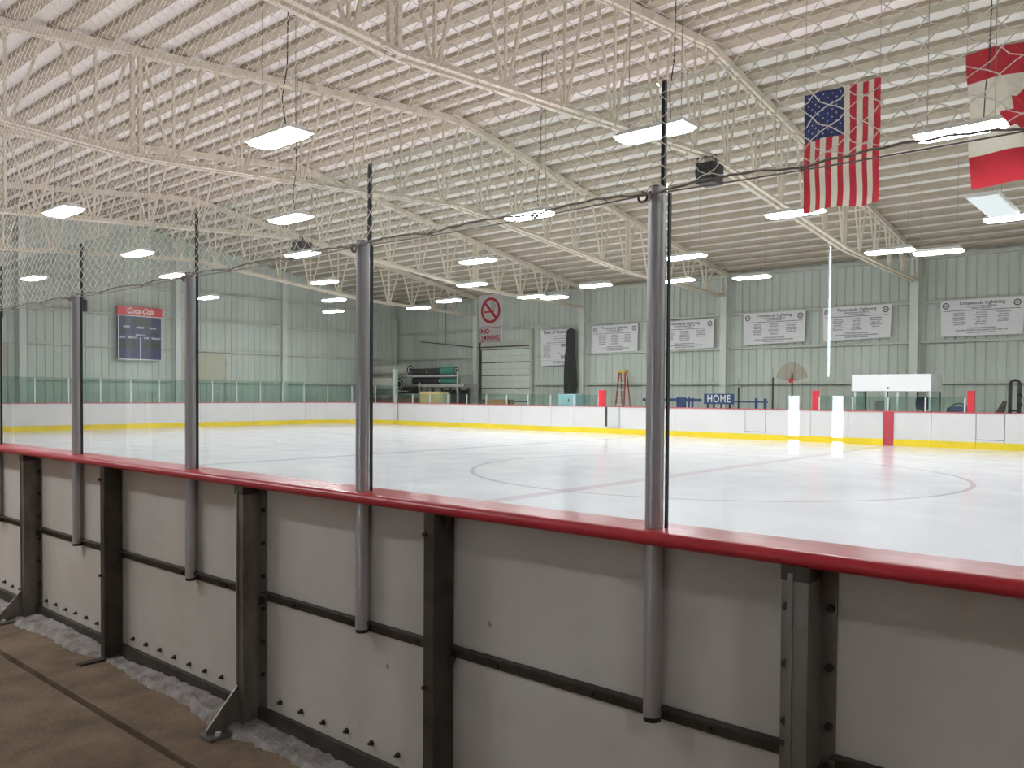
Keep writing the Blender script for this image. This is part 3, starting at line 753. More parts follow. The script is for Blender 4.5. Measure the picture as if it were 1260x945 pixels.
def wire_z(y):
    for a, b in zip(PIPES[:-1], PIPES[1:]):
        if a <= y <= b: t = (y - a) / (b - a); return WZ - 0.010 * 4 * t * (1 - t)
    return WZ
MB().tube([(NXc + 0.002, PIPES[1] - 0.6 + k * 0.05, wire_z(PIPES[1] - 0.6 + k * 0.05)) for k in range(206)], 0.0023, 6).build('support_cable', 'wire', net, smooth=True)
MB().tube([(NXc - 0.002 + 0.003 * math.sin(k * .9), PIPES[1] - 0.6 + k * 0.025, WZ + rope_dz(PIPES[1] - 0.6 + k * 0.025) - 0.004 + 0.002 * math.sin(k * 1.7)) for k in range(410)], 0.0034, 6).build('edge_rope', 'rope', net, smooth=True)
mb = MB()
for y in TIES:
    mb.ring((NXc, y, WZ - 0.003), 0.009, 0.0032, 'Y', 10, 6)
mb.build('rope_ties', 'rope', net, smooth=True)['kind'] = 'stuff'
MB().tube([(NXc, PIPES[1] - 0.6, 5.3), (NXc, 9.6, 5.3)], 0.008, 6).build('head_cable', 'wire', net)
for y in (-0.4, 0.9, 7.878): MB().tube([(NXc, y, 5.3), (NXc, y, roof(NXc) + 0.05)], 0.005, 5).build('drop_wire', 'wire', net)

# ------------------------------------------------------------------ slush along the foot of the boards
sv = []; sf = []
ny, nx = 260, 9
for i in range(ny + 1):
    y = -2.6 + i * 11.8 / ny
    wv = 0.125 + 0.03 * math.sin(y * 2.3) + 0.02 * math.sin(y * 7.1 + 1) + random.uniform(-0.012, 0.012)
    hv = 0.045 + 0.018 * math.sin(y * 3.1 + 2) + random.uniform(-0.008, 0.008)
    for j in range(nx + 1):
        t = j / nx; x = PX0 - 0.03 - wv * t + random.uniform(-0.006, 0.006)
        z = FLOOR + max(-0.004, hv * (0.75 * (1 - t) ** 0.7 + 0.45 * math.exp(-((t - 0.75) / 0.16) ** 2)) * (1 - t ** 6) + random.uniform(-0.005, 0.005))
        if j == nx: z = FLOOR - 0.004
        sv.append((x, y, z))
for i in range(ny):
    for j in range(nx):
        a = i * (nx + 1) + j; sf.append((a, a + 1, a + nx + 2, a + nx + 1))
mb = MB(); mb.v = sv; mb.f = sf
so = mb.build('slush_bank', 'slush', smooth=True); tag(so, 'grey bank of slush and frost along the foot of the near boards', 'slush', kind='stuff')

# ------------------------------------------------------------------ roll-up door, its frame and track
d2 = empty('door_2', (XW, 26.6, FLOOR), kind='structure')
dy0, dy1, dz1 = 24.99, 28.18, 3.72
rows, cols_ = 6, 3
for i in range(rows):
    z0 = FLOOR + (dz1 - FLOOR) * i / rows; z1 = FLOOR + (dz1 - FLOOR) * (i + 1) / rows
    sec = B(XW - 0.13, XW - 0.10, dy0, dy1, z0 + 0.022, z1 - 0.022).build('door_section', 'girt', d2)
    for j in range(cols_):
        y0 = dy0 + (dy1 - dy0) * j / cols_; y1 = dy0 + (dy1 - dy0) * (j + 1) / cols_
        zm = (z0 + z1) / 2
        B(XW - 0.128, XW - 0.098, dy0, dy1, z1 - 0.02, z1 + 0.02).build('section_seam', 'dark_steel', sec) if j == 0 else None
        MB().box(XW - 0.145, XW - 0.13, y0 + 0.03, y1 - 0.03, z0 + 0.035, zm - 0.01).box(XW - 0.145, XW - 0.13, y0 + 0.03, y1 - 0.03, zm + 0.01, z1 - 0.035).build('door_panel', 'door_panel', sec)
    B(XW - 0.15, XW - 0.13, dy0 + 1.04, dy0 + 1.10, z0, z1).build('stile', 'alu', sec); B(XW - 0.15, XW - 0.13, dy1 - 1.10, dy1 - 1.04, z0, z1).build('stile', 'alu', sec)
B(XW - 0.2, XW - 0.02, dy0 - 0.06, dy1 + 0.06, dz1, dz1 + 0.35).build('head_box', 'girt', d2)
B(XW - 0.24, XW - 0.2, dy0 - 0.0, dy1 + 0.0, dz1 + 0.1, dz1 + 0.16).build('torsion_bar', 'dark_steel', d2)
B(XW - 0.22, XW - 0.06, dy1 + 0.01, dy1 + 0.14, FLOOR, dz1 + 0.38).build('jamb', 'dark_steel', d2)
B(XW - 0.22, XW - 0.06, dy0 - 0.12, dy0 - 0.01, FLOOR, 4.6).build('jamb', 'girt', d2)
B(XW - 0.2, XW - 0.03, dy1 + 0.16, dy1 + 0.36, FLOOR, 4.6).build('jamb', 'column', d2)
MB().beam((XW - 0.3, dy1 + 0.1, dz1 + 0.12), (XW - 0.3, 32.5, 4.30), 0.05, 0.05).build('track', 'dark_steel', d2)
MB().tube([(XW - 0.3, 30.6, 4.1), (XW - 0.3, 30.6, 6.2)], 0.012, 5).build('track_hanger', 'dark_steel', d2)

# ------------------------------------------------------------------ team banners on the far wall
def rows_print(mb, x, yc, z, wid, nwords, h, rnd):
    total = wid; y = yc + wid / 2
    ws = [rnd.uniform(0.5, 1.5) for _ in range(nwords)]; g = 0.018; sw = sum(ws)
    for w_ in ws:
        L_ = (total - g * (nwords - 1)) * w_ / sw
        # letters of a word too small to read
        yy = y
        while yy > y - L_ + 0.004:
            lw = min(rnd.uniform(0.010, 0.02), yy - (y - L_)); mb.box(x - 0.002, x, yy - lw, yy, z - h / 2 * rnd.uniform(0.6, 1), z + h / 2 * rnd.uniform(0.6, 1)); yy -= lw + 0.006
        y -= L_ + g
def banner(yl, yr, zt_, zb_, lean, label, seed, cols3):
    rnd = random.Random(seed); x = XW - 0.185
    root = empty('team_banner', (x, (yl + yr) / 2, zb_), label, 'banner', 'team banners on the far wall')
    W = yl - yr; H = zt_ - zb_
    MB().prism([(yl, zt_), (yr, zt_), (yr + 0.04, zb_ + lean), (yl - 0.03, zb_)], x, x + 0.012, 'X').build('vinyl_sheet', 'sheet', root)
    yc = (yl + yr) / 2; fx = x - 0.001
    text('title', 'Tonawanda Lightning', H * 0.135, (fx, yc, zt_ - H * 0.10), AX, 'ink', root, depth=0.002, bold=0.0025, xs=0.92, space=1.05)
    B(fx - 0.002, fx, yr + 0.1, yl - 0.08, zt_ - H * 0.305, zt_ - H * 0.29).build('rule', 'ink', root)
    for yy in (yl - 0.16, yr + 0.20):
        mb = MB(); R1, R2 = H * 0.088, H * 0.06; vs = []
        for k in range(24):
            t = 2 * math.pi * k / 24
            vs += [(fx - 0.002, yy + R1 * math.cos(t), zt_ - H * 0.15 + R1 * math.sin(t)), (fx - 0.002, yy + R2 * math.cos(t), zt_ - H * 0.15 + R2 * math.sin(t))]
        mb.add(vs, [(2 * k, 2 * k + 1, (2 * k + 3) % 48, (2 * k + 2) % 48) for k in range(24)])
        o = mb.build('emblem', 'ink', root)
        MB().box(fx - 0.002, fx, yy - R2 * .7, yy + R2 * .7, zt_ - H * 0.165, zt_ - H * 0.135).box(fx - 0.002, fx, yy - R2 * .3, yy + R2 * .45, zt_ - H * 0.18, zt_ - H * 0.12).build('emblem_mark', 'ink_soft', o)
    mb = MB()
    rows_print(mb, fx, yc, zt_ - H * 0.19, W * 0.36, 3, H * 0.045, rnd); rows_print(mb, fx, yc, zt_ - H * 0.245, W * 0.24, 3, H * 0.045, rnd)
    for (off, nr) in cols3:
        for k in range(nr): rows_print(mb, fx, yc + off * W, zt_ - H * (0.37 + 0.062 * k), W * rnd.uniform(0.11, 0.18), 2, H * 0.042, rnd)
    rows_print(mb, fx, yc, zt_ - H * 0.79, W * 0.34, 4, H * 0.045, rnd); rows_print(mb, fx, yc, zt_ - H * 0.85, W * 0.62, 7, H * 0.045, rnd); rows_print(mb, fx, yc, zt_ - H * 0.91, W * 0.34, 3, H * 0.045, rnd)
    mb.build('roster_print', 'ink_soft', root, fix=False)['kind'] = 'stuff'
banner(21.36, 18.95, 4.58, 3.37, 0.05, 'white team banner farthest away, right of the dark hanging drape', 1, ((0.27, 6), (0, 6), (-0.28, 5)))
banner(18.06, 15.37, 4.59, 3.38, 0.06, 'white team banner partly hidden by the nearest glass post', 2, ((0.25, 5), (0, 6), (-0.28, 4)))
banner(14.11, 11.67, 4.705, 3.48, 0.06, 'white team banner above the blue HOME letters and railing', 3, ((0.27, 6), (0, 6), (-0.28, 5)))
banner(11.03, 8.64, 4.735, 3.52, 0.05, 'white team banner between the HOME column and the long white booth', 4, ((0.27, 6), (0, 6), (-0.28, 5)))
banner(7.09, 4.66, 4.715, 3.52, 0.0, 'white team banner at the right edge, beyond the rightmost wall column', 5, ((0.27, 6), (0, 6), (-0.26, 5)))
tb = empty('town_banner', (XW - 0.19, 23.3, 2.86), 'tall white town banner with years 1970 and 1976 behind the dark drape', 'banner')
x = XW - 0.19; fx = x - 0.001
MB().prism([(24.32, 4.53), (22.32, 4.53), (22.36, 2.89), (24.27, 2.84)], x, x + 0.012, 'X').build('vinyl_sheet', 'sheet', tb)
text('title', 'Town of Tonawanda', 0.205, (fx, 23.32, 4.41), AX, 'ink', tb, depth=0.002, bold=0.004)
text('year', '1970', 0.20, (fx, 22.95, 3.77), AX, 'ink', tb, depth=0.002, bold=0.006)
text('year', '1976', 0.20, (fx, 22.95, 3.23), AX, 'ink', tb, depth=0.002, bold=0.006)
rnd = random.Random(9); mb = MB()
rows_print(mb, fx, 23.1, 4.22, 1.0, 3, 0.06, rnd); rows_print(mb, fx, 23.1, 4.11, 1.0, 5, 0.05, rnd); rows_print(mb, fx, 23.1, 4.01, 1.2, 6, 0.045, rnd); rows_print(mb, fx, 23.2, 3.92, 1.5, 7, 0.045, rnd)
for k in range(8): rows_print(mb, fx, 23.95, 3.77 - k * 0.075, 0.5 * rnd.uniform(.7, 1), 3, 0.045, rnd)
rows_print(mb, fx, 23.1, 3.04, 1.2, 6, 0.045, rnd); rows_print(mb, fx, 23.1, 2.97, 0.9, 5, 0.045, rnd)
mb.box(fx - .002, fx, 22.45, 24.25, 3.85, 3.86).box(fx - .002, fx, 22.45, 24.25, 3.10, 3.11)
mb.build('small_print', 'ink_soft', tb, fix=False)['kind'] = 'stuff'
MB().beam((fx - .001, 23.25, 3.42), (fx - .001, 23.05, 3.36), 0.002, 0.04, up=(0, 0, 1)).beam((fx - .001, 22.72, 3.42), (fx - .001, 22.92, 3.36), 0.002, 0.04).build('crossed_sticks', 'ink', tb)

# ------------------------------------------------------------------ dark drape (folded netting) beside the town banner
dv = []; dn = 28
prof_z = [1.0, 1.6, 1.9, 2.6, 3.2, 3.9, 4.25, 4.44, 4.5]
prof_w = [0.24, 0.29, 0.33, 0.28, 0.25, 0.22, 0.20, 0.17, 0.05]
mb = MB(); vs = []; cy0 = 22.22
for z, w_ in zip(prof_z, prof_w):
    for k in range(dn):
        t = 2 * math.pi * k / dn; f_ = 1 + 0.16 * math.sin(5 * t + z) + 0.08 * math.sin(9 * t - 2 * z)
        vs.append((XW - 0.62 + 0.6 * w_ * f_ * math.cos(t), cy0 + 0.04 * (4.5 - z) / 3.5 + w_ * f_ * math.sin(t), z))
n_ = len(prof_z)
mb.add(vs, [(i * dn + k, i * dn + (k + 1) % dn, (i + 1) * dn + (k + 1) % dn, (i + 1) * dn + k) for i in range(n_ - 1) for k in range(dn)] + [tuple(range(dn))[::-1], tuple((n_ - 1) * dn + k for k in range(dn))])
dp = mb.build('hanging_drape', 'black_cloth', smooth=True); tag(dp, 'tall black bundled netting hanging in front of the town banner', 'drape')
MB().tube([(XW - 0.62, cy0, 4.45), (XW - 0.62, cy0, roof(XW - 0.62) + 0.05)], 0.01, 6).build('hang_line', 'wire', dp)

# ------------------------------------------------------------------ scoreboard, loudspeaker and wooden patch on the end wall
sbx0, sbx1, sbz0, sbz1 = 15.06, 16.91, 2.84, 5.07
yb_ = YW - 0.36
sb = empty('scoreboard', (16, yb_, sbz0), 'navy and red electronic scoreboard mounted on the end wall', 'scoreboard')
B(sbx0, sbx1, yb_, yb_ + 0.17, sbz0, 4.70).build('cabinet', 'navy', sb)
B(sbx0 - 0.02, sbx1 + 0.02, yb_ - 0.01, yb_ + 0.18, 4.70, sbz1).build('header_panel', 'cola_red', sb)
fy = yb_ - 0.001
frm = MB()
for a in ((sbx0, sbx1, sbz0, sbz0 + 0.035), (sbx0, sbx1, 4.665, 4.70), (sbx0, sbx0 + 0.03, sbz0 + 0.035, 4.665), (sbx1 - 0.03, sbx1, sbz0 + 0.035, 4.665), (15.965, 16.0, sbz0 + 0.035, 3.80)):
    frm.box(a[0], a[1], yb_ - 0.014, yb_, a[2], a[3])
frm.build('trim_frame', 'alu', sb)
for a in ((15.6, 16.45, 4.3, 4.6), (15.16, 15.6, 3.92, 4.12), (16.36, 16.8, 3.92, 4.12), (15.12, 15.86, 3.30, 3.68), (16.12, 16.84, 3.30, 3.68)):
    B(a[0], a[1], yb_ - 0.008, yb_, a[2], a[3]).build('digit_window', 'dim_panel', sb)
text('header_lettering', 'Coca-Cola', 0.33, (15.98, yb_ - 0.013, 4.885), AY, 'sign_white', sb, shear=0.35, bold=0.004, xs=0.80)
for s_, x_, z_ in (('HOME', 15.40, 4.22), ('PERIOD', 15.98, 4.20), ('GUEST', 16.53, 4.20), ('PENALTY', 15.98, 3.88), ('PLYR', 15.24, 3.77), ('PENALTY', 15.66, 3.77), ('PLYR', 16.24, 3.77), ('PENALTY', 16.66, 3.77)):
    text('lettering', s_, 0.105, (x_, fy - 0.002, z_), AY, 'sign_white', sb, bold=0.003, xs=0.9)
for x_ in (15.5, 15.75, 16.2, 16.5): B(x_, x_ + 0.006, yb_ - 0.006, yb_, 2.9, 3.3).build('divider', 'ink_soft', sb)
ws_ = empty('wall_speaker', (13.70, YW - 0.45, 4.70), 'small black loudspeaker on the end wall left of the scoreboard', 'loudspeaker')
B(13.57, 13.83, YW - 0.42, YW - 0.16, 4.70, 5.18).build('cabinet', 'black', ws_, bevel=0.015)
MB().tube([(13.70, YW - 0.42, 4.86), (13.70, YW - 0.43, 4.86)], 0.10, 16).build('woofer', 'rubber', ws_)
MB().tube([(13.70, YW - 0.42, 5.07), (13.70, YW - 0.43, 5.07)], 0.045, 12).build('tweeter', 'rubber', ws_)
wp = empty('window_1', (19, YW, 2.03), kind='structure')
B(17.95, 20.08, YW - 0.05, YW - 0.02, 2.06, 3.22).build('infill_board', 'ply_grey', wp)
mb = MB().box(17.88, 20.15, YW - 0.07, YW - 0.0, 3.22, 3.29).box(17.88, 17.95, YW - 0.07, YW, 2.06, 3.22).box(20.08, 20.15, YW - 0.07, YW, FLOOR, 3.22)
mb.build('window_frame', 'girt', wp)
wp2 = empty('window_2', (10.4, YW, 2.03), kind='structure')
B(9.2, 11.07, YW - 0.05, YW - 0.02, 2.06, 3.3).build('infill_board', 'ply_grey', wp2)
B(11.07, 11.14, YW - 0.07, YW, 2.06, 3.37).build('window_frame', 'girt', wp2)

# ------------------------------------------------------------------ loudspeakers under the ridge
def hung_speaker(y, zc, label, tilt):
    root = empty('hung_speaker', (15.25, y, zc), label, 'loudspeaker', 'loudspeakers under the roof ridge')
    bxo = MB().prism([(15.05, zc - 0.24), (15.45, zc - 0.24), (15.50, zc + 0.16), (15.0, zc + 0.16)], y - 0.19, y + 0.19, 'Y').build('cabinet', 'black', root)
    MB().prism([(15.02, zc - 0.10), (15.05, zc - 0.22), (14.99, zc - 0.22), (14.93, zc - 0.02)], y - 0.16, y + 0.16, 'Y').build('horn', 'rubber', root)
    MB().tube([(15.0, y - 0.10, zc - 0.05), (14.99, y - 0.10, zc - 0.05)], 0.07, 12).build('driver', 'dim_panel', root)
    MB().box(15.1, 15.14, y - 0.21, y - 0.19, zc - 0.05, zc + 0.30).box(15.1, 15.14, y + 0.19, y + 0.21, zc - 0.05, zc + 0.30).box(15.1, 15.14, y - 0.21, y + 0.21, zc + 0.28, zc + 0.31).build('yoke', 'dark_steel', root)
    MB().tube([(15.12, y, zc + 0.30), (15.12, y, botz(15.12) + 0.02)], 0.02, 8).build('hanger_pipe', 'dark_steel', root)
hung_speaker(7.878, 6.0, 'black loudspeaker hanging from the truss right of the nearest glass post', 0)
hung_speaker(21.864, 6.05, 'black loudspeaker hanging from the truss left of the middle glass post', 0)

# ------------------------------------------------------------------ flags
def cloth(fx_, y0, y1, z0, z1, ny_, nz_, wave, t=0.004):
    """thin cloth patch in plane X, hung from its upper edge; wave(y,z)->(dx, dy, dz)"""
    mb = MB(); vs = []
    for side in (0, 1):
        for j in range(nz_ + 1):
            for i in range(ny_ + 1):
                y = y0 + (y1 - y0) * i / ny_; z = z0 + (z1 - z0) * j / nz_; dx, dy, dz = wave(y, z)
                vs.append((fx_ + dx + side * t, y + dy, z + dz))
    W_ = ny_ + 1; N = W_ * (nz_ + 1); fs_ = []
    for j in range(nz_):
        for i in range(ny_):
            a = j * W_ + i; fs_ += [(a, a + 1, a + W_ + 1, a + W_), (a + N, a + W_ + N, a + W_ + 1 + N, a + 1 + N)]
    for i in range(ny_):
        fs_ += [(i, i + N, i + 1 + N, i + 1)]; a = nz_ * W_ + i; fs_ += [(a, a + 1, a + 1 + N, a + N)]
    for j in range(nz_):
        a = j * W_; fs_ += [(a, a + W_, a + W_ + N, a + N)]; a += ny_; fs_ += [(a, a + N, a + W_ + N, a + W_)]
    return mb.add(vs, fs_)
FX = 14.3
FT, FB = 6.755, 4.71
def wave_us(y, z):
    k = (FT - z) / (FT - FB); return (0.05 * k * math.sin((y - 4) * 9 + 1.5 * k) + 0.03 * math.sin(y * 14), 0.012 * k * math.sin(z * 6), 0.0 - 0.02 * k * math.sin((y - 4.3) * 6))
YL, YR = 5.585, 4.30       # left and right edges as seen from the stands
us = empty('striped_flag', (FX, 4.95, FB), 'red and white striped flag with starred blue canton hung over the ice', 'flag', 'flags over centre ice')
sw = (YL - YR) / 13; CB = FT - 0.40 * (FT - FB)
for i in range(13):
    ya, yb2 = YL - i * sw, YL - (i + 1) * sw
    top = CB if i < 7 else FT
    cloth(FX, yb2, ya, FB, top, 2, 14, wave_us).build('stripe', 'flag_red' if i % 2 == 0 else 'flag_white', us, smooth=True)
can = cloth(FX, YL - 7 * sw, YL, CB, FT, 12, 12, wave_us).build('canton', 'flag_blue', us, smooth=True)
mb = MB(); cw, chh = 7 * sw, FT - CB
for row in range(11):
    for c_ in range(9):
        if (row + c_) % 2: continue
        y = YL - cw * (c_ + 1) / 10; z = FT - chh * (row + 1) / 12
        dx, dy, dz = wave_us(y, z); vs = [(FX + dx - 0.004, y + dy, z + dz)]
        for k in range(10):
            rr = 0.020 if k % 2 == 0 else 0.009; t = math.pi / 2 + k * math.pi / 5; vs.append((FX + dx - 0.004, y + dy + rr * math.cos(t), z + dz + rr * math.sin(t)))
        mb.add(vs, [(0, k + 1, (k + 1) % 10 + 1) for k in range(10)])
mb.build('stars', 'flag_white', can, fix=False)['kind'] = 'stuff'
for y in (YL - 0.02, YR + 0.02): MB().tube([(FX, y, FT), (FX, y, roof(FX) + 0.05)], 0.005, 5).build('hang_cord', 'wire', us)
CT, CBt = 6.80, 4.70; CL, CR = 3.05, 1.85
def wave_ca(y, z):
    k = (CT - z) / (CT - CBt); return (0.05 * math.sin((y - 2) * 7 + k * 2), -0.10 * k * 0.9 + 0.015 * math.sin(z * 5), 0.03 * math.sin((y - 1.85) * 2.6) * k)
ca = empty('maple_leaf_flag', (FX, 2.5, CBt), 'red and white flag with red maple leaf at the right edge', 'flag', 'flags over centre ice')
z1_, z2_ = 6.34, 5.20
cloth(FX, CR, CL, z1_, CT, 10, 6, wave_ca).build('red_band', 'flag_red2', ca, smooth=True)
cloth(FX, CR, CL, z2_, z1_, 10, 12, wave_ca).build('white_field', 'flag_white', ca, smooth=True)
cloth(FX, CR, CL, CBt, z2_, 10, 6, wave_ca).build('red_band', 'flag_red2', ca, smooth=True)
half = [(0.0, 1.0), (0.14, 0.70), (0.30, 0.79), (0.23, 0.32), (0.45, 0.56), (0.52, 0.44), (0.78, 0.49), (0.69, 0.22), (0.80, 0.13), (0.42, -0.20), (0.47, -0.34), (0.05, -0.27), (0.045, -0.62)]
leafp = half + [(-a_, b_) for a_, b_ in reversed(half[1:])]
mb = MB(); cyL, czL, sc_ = 2.30, 5.77, 0.50
# leaf lies on its side: its tip to the right, stem to the left
pl = [(cyL - b_ * sc_, czL + a_ * sc_) for a_, b_ in leafp]
tris = []
bmx = bmesh.new(); bv = [bmx.verts.new((0, p_[0], p_[1])) for p_ in pl]; bf = bmx.faces.new(bv)
bmesh.ops.triangulate(bmx, faces=[bf]); bmesh.ops.subdivide_edges(bmx, edges=list(bmx.edges), cuts=2, use_grid_fill=True)
idx = {v: i for i, v in enumerate(bmx.verts)}
vs = []
for v in bmx.verts:
    dx, dy, dz = wave_ca(v.co.y, v.co.z); vs.append((FX + dx - 0.006, v.co.y + dy, v.co.z + dz))
mb.add(vs, [tuple(idx[v] for v in f_.verts) for f_ in bmx.faces]); bmx.free()
mb.build('maple_leaf', 'flag_red2', ca, fix=False)
for y in (CL - 0.02, CR + 0.02): MB().tube([(FX, y, CT), (FX, y, roof(FX) + 0.05)], 0.005, 5).build('hang_cord', 'wire', ca)

# ------------------------------------------------------------------ timekeeper's booth
bt = empty('timekeeper_booth', (27.1, 7.56, FLOOR), 'long white boxed canopy of the timekeeper booth with glass sides', 'booth')
B(26.5, 27.8, 6.42, 8.71, 1.655, 2.175).build('canopy', 'white', bt, bevel=0.01)
MB().tube([(26.5, 7.62, 1.755), (26.49, 7.62, 1.755)], 0.032, 14).build('cable_hole', 'black', bt)
for y in (6.46, 7.36, 7.70, 8.62): B(26.55, 26.60, y - 0.03, y + 0.03, 1.055, 1.655).build('post', 'alu', bt)
for y in (6.44, 8.69): B(26.62, 27.78, y - 0.006, y + 0.006, 0.9, 1.655).build('side_glass', 'glass_far', bt)
for y in (6.46, 8.66, 7.1, 8.0): B(27.70, 27.75, y - 0.02, y + 0.02, FLOOR, 1.655).build('post', 'dark_steel', bt)
B(26.55, 27.75, 6.46, 8.66, 0.90, 0.94).build('desk', 'brown', bt)
def chair(y, x, h, m_, label):
    c = empty('office_chair', (x, y, FLOOR), label, 'chair', 'chairs inside the booth')
    B(x - 0.24, x + 0.24, y - 0.24, y + 0.24, h - 0.55, h - 0.47).build('seat', m_, c, bevel=0.02)
    MB().prism(rrect(y - 0.23, y + 0.23, h - 0.40, h, 0.10), x + 0.2, x + 0.26, 'X').build('backrest', m_, c)
    MB().tube([(x, y, FLOOR + 0.08), (x, y, h - 0.55)], 0.03, 8).build('pillar', 'dark_steel', c)
    for k in range(5):
        t = k * 2 * math.pi / 5; MB().beam((x, y, FLOOR + 0.09), (x + 0.26 * math.cos(t), y + 0.26 * math.sin(t), FLOOR + 0.05), 0.04, 0.03).build('foot', 'dark_steel', c)
    MB().beam((x + 0.22, y, h - 0.5), (x + 0.24, y, h - 0.3), 0.05, 0.02).build('back_bracket', 'dark_steel', c)
chair(7.1, 28.2, 1.48, 'blue', 'dark blue chair back behind the right half of the booth')
chair(8.35, 28.2, 1.36, 'rack', 'grey chair back behind the left half of the booth')

# ------------------------------------------------------------------ players' benches: HOME board, railings, poles
hb = empty('home_sign', (28.6, 14.3, FLOOR), 'blue sign with white letters reading HOME behind the far boards', 'sign')
B(28.6, 28.64, 13.68, 14.90, 1.17, 1.56).build('board', 'blue', hb)
text('lettering', 'HOME', 0.40, (28.595, 14.29, 1.365), AX, 'white', hb, bold=0.006, xs=0.80, space=1.12, depth=0.004)
for y in (13.85, 14.2, 14.5, 14.75): B(28.61, 28.66, y - 0.03, y + 0.03, FLOOR, 1.17).build('leg', 'dark_steel', hb)
def railing(y0, y1, z, posts, label, h=0.09):
    rl = empty('bench_railing', (28.6, (y0 + y1) / 2, FLOOR), label, 'railing', 'blue railings at the players bench')
    B(28.55, 28.60, y0, y1, z, z + h).build('rail', 'blue', rl)
    for y, wv, top in posts: B(28.5, 28.55, y - wv / 2, y + wv / 2, FLOOR, top).build('post', 'blue', rl)
railing(15.0, 17.6, 1.25, ((15.35, 0.07, 1.40), (15.5, 0.07, 1.42), (15.78, 0.30, 1.42), (16.0, 0.07, 1.42), (17.4, 0.07, 1.36)), 'blue bench railing left of the HOME sign', 0.12)
railing(12.35, 13.62, 1.24, ((12.42, 0.09, 1.40), (12.76, 0.09, 1.40)), 'blue bench railing right of the HOME sign', 0.05)
def pole(y, z1, x_, label):
    p_ = empty('slim_pole', (x_, y, FLOOR), label, 'pole', 'slim dark poles at the bench')
    MB().tube([(x_, y, FLOOR), (x_, y, z1 - 0.35)], 0.035, 8).build('shaft', 'dark_steel', p_); MB().tube([(x_, y, z1 - 0.35), (x_, y, z1)], 0.013, 6).build('tip', 'wire', p_)
    MB().tube([(x_, y, FLOOR), (x_, y, FLOOR + 0.03)], 0.14, 14).build('base', 'dark_steel', p_)
pole(13.3, 2.15, 28.2, 'slim dark pole beside the end of the HOME sign')
pole(12.0, 2.5, 28.2, 'slim dark pole left of the small basketball hoop')
hp = empty('basketball_hoop', (28.4, 11.42, FLOOR), 'small basketball hoop with red rim and faint clear backboard', 'hoop')
fan = [(11.42 + 0.08, 2.02)] + [(11.42 + 0.58 * math.cos(t_), 2.06 + 0.62 * math.sin(t_)) for t_ in [math.radians(8 + 164 * k / 14) for k in range(15)][::-1]] + [(11.42 - 0.08, 2.02)]
MB().prism(fan, 28.45, 28.46, 'X').build('backboard', 'plexi', hp)
MB().ring((28.20, 11.32, 2.06), 0.21, 0.018, 'Z', 20, 6).build('rim', 'red_pad', hp)
MB().box(28.40, 28.45, 11.36, 11.50, 1.96, 2.10).build('rim_bracket', 'red_pad', hp)
MB().tube([(28.50, 11.42, FLOOR), (28.50, 11.42, 2.3)], 0.03, 8).build('pole', 'dark_steel', hp)
B(28.3, 28.8, 11.1, 11.7, FLOOR, FLOOR + 0.12).build('base', 'black', hp)

# ------------------------------------------------------------------ step ladder
ld = empty('step_ladder', (29.7, 19.3, FLOOR), 'orange red step ladder with yellow top leaning by the far wall', 'ladder')
LT = 2.57
for s_ in (-1, 1):
    MB().beam((29.35, 19.32 + s_ * 0.26, FLOOR), (29.68, 19.32 + s_ * 0.15, LT - 0.1), 0.035, 0.075).build('rail', 'orange', ld)
    MB().beam((30.15, 19.32 + s_ * 0.26, FLOOR), (29.80, 19.32 + s_ * 0.15, LT - 0.1), 0.03, 0.05).build('rear_rail', 'orange', ld)
for k in range(1, 8):
    z = FLOOR + k * 0.31; f_ = (z - FLOOR) / (LT - FLOOR); hw = 0.26 - 0.11 * f_; B(29.32 + 0.33 * f_, 29.40 + 0.33 * f_, 19.32 - hw, 19.32 + hw, z - 0.015, z + 0.015).build('step', 'alu', ld)
B(29.58, 29.90, 19.32 - 0.19, 19.32 + 0.19, LT - 0.12, LT).build('top_cap', 'lad_yellow', ld, bevel=0.01)

# ------------------------------------------------------------------ storage rack in the corner and what lies on it
rk = empty('storage_rack', (28.4, 31, FLOOR), 'steel storage rack along the wall in the far corner', 'rack')
for y in (27.45, 30.1): 
    for x_ in (27.9, 28.9): B(x_ - 0.035, x_ + 0.035, y - 0.035, y + 0.035, FLOOR, 2.62 if y < 29 else 2.05).build('upright', 'rack', rk)
for x_ in (27.9, 28.9):
    B(x_ - 0.03, x_ + 0.03, 27.4, 33.9, 2.33, 2.42).build('beam', 'rack', rk)
    B(x_ - 0.03, x_ + 0.03, 27.0, 30.2, 1.84, 1.98).build('beam', 'rack', rk)
    B(x_ - 0.03, x_ + 0.03, 29.6, 33.9, 1.42, 1.50).build('beam', 'rack', rk)
for y in (27.6, 28.6, 29.6, 30.6, 31.4, 32.9): B(27.9, 28.9, y - 0.05, y + 0.05, 2.34, 2.40).build('cross_bar', 'rack', rk)
for y in (30.0, 31.2, 32.9): B(27.9, 28.9, y - 0.05, y + 0.05, 1.42, 1.48).build('cross_bar', 'rack', rk)
for y, zt2 in ((30.95, 2.72), (33.7, 2.55)):
    B(26.96, 27.14, y - 0.10, y + 0.10, FLOOR, zt2).build('corner_post', 'teal_post', rk)
    B(29.05, 29.2, y - 0.10, y + 0.10, FLOOR, zt2).build('corner_post', 'teal_post', rk)
    B(27.14, 27.86, y - 0.04, y + 0.04, 1.60, 1.64).build('arm', 'rack', rk)
MB().beam((27.9, 33.9, 2.25), (27.85, 33.1, 1.55), 0.05, 0.05).build('brace', 'alu', rk)
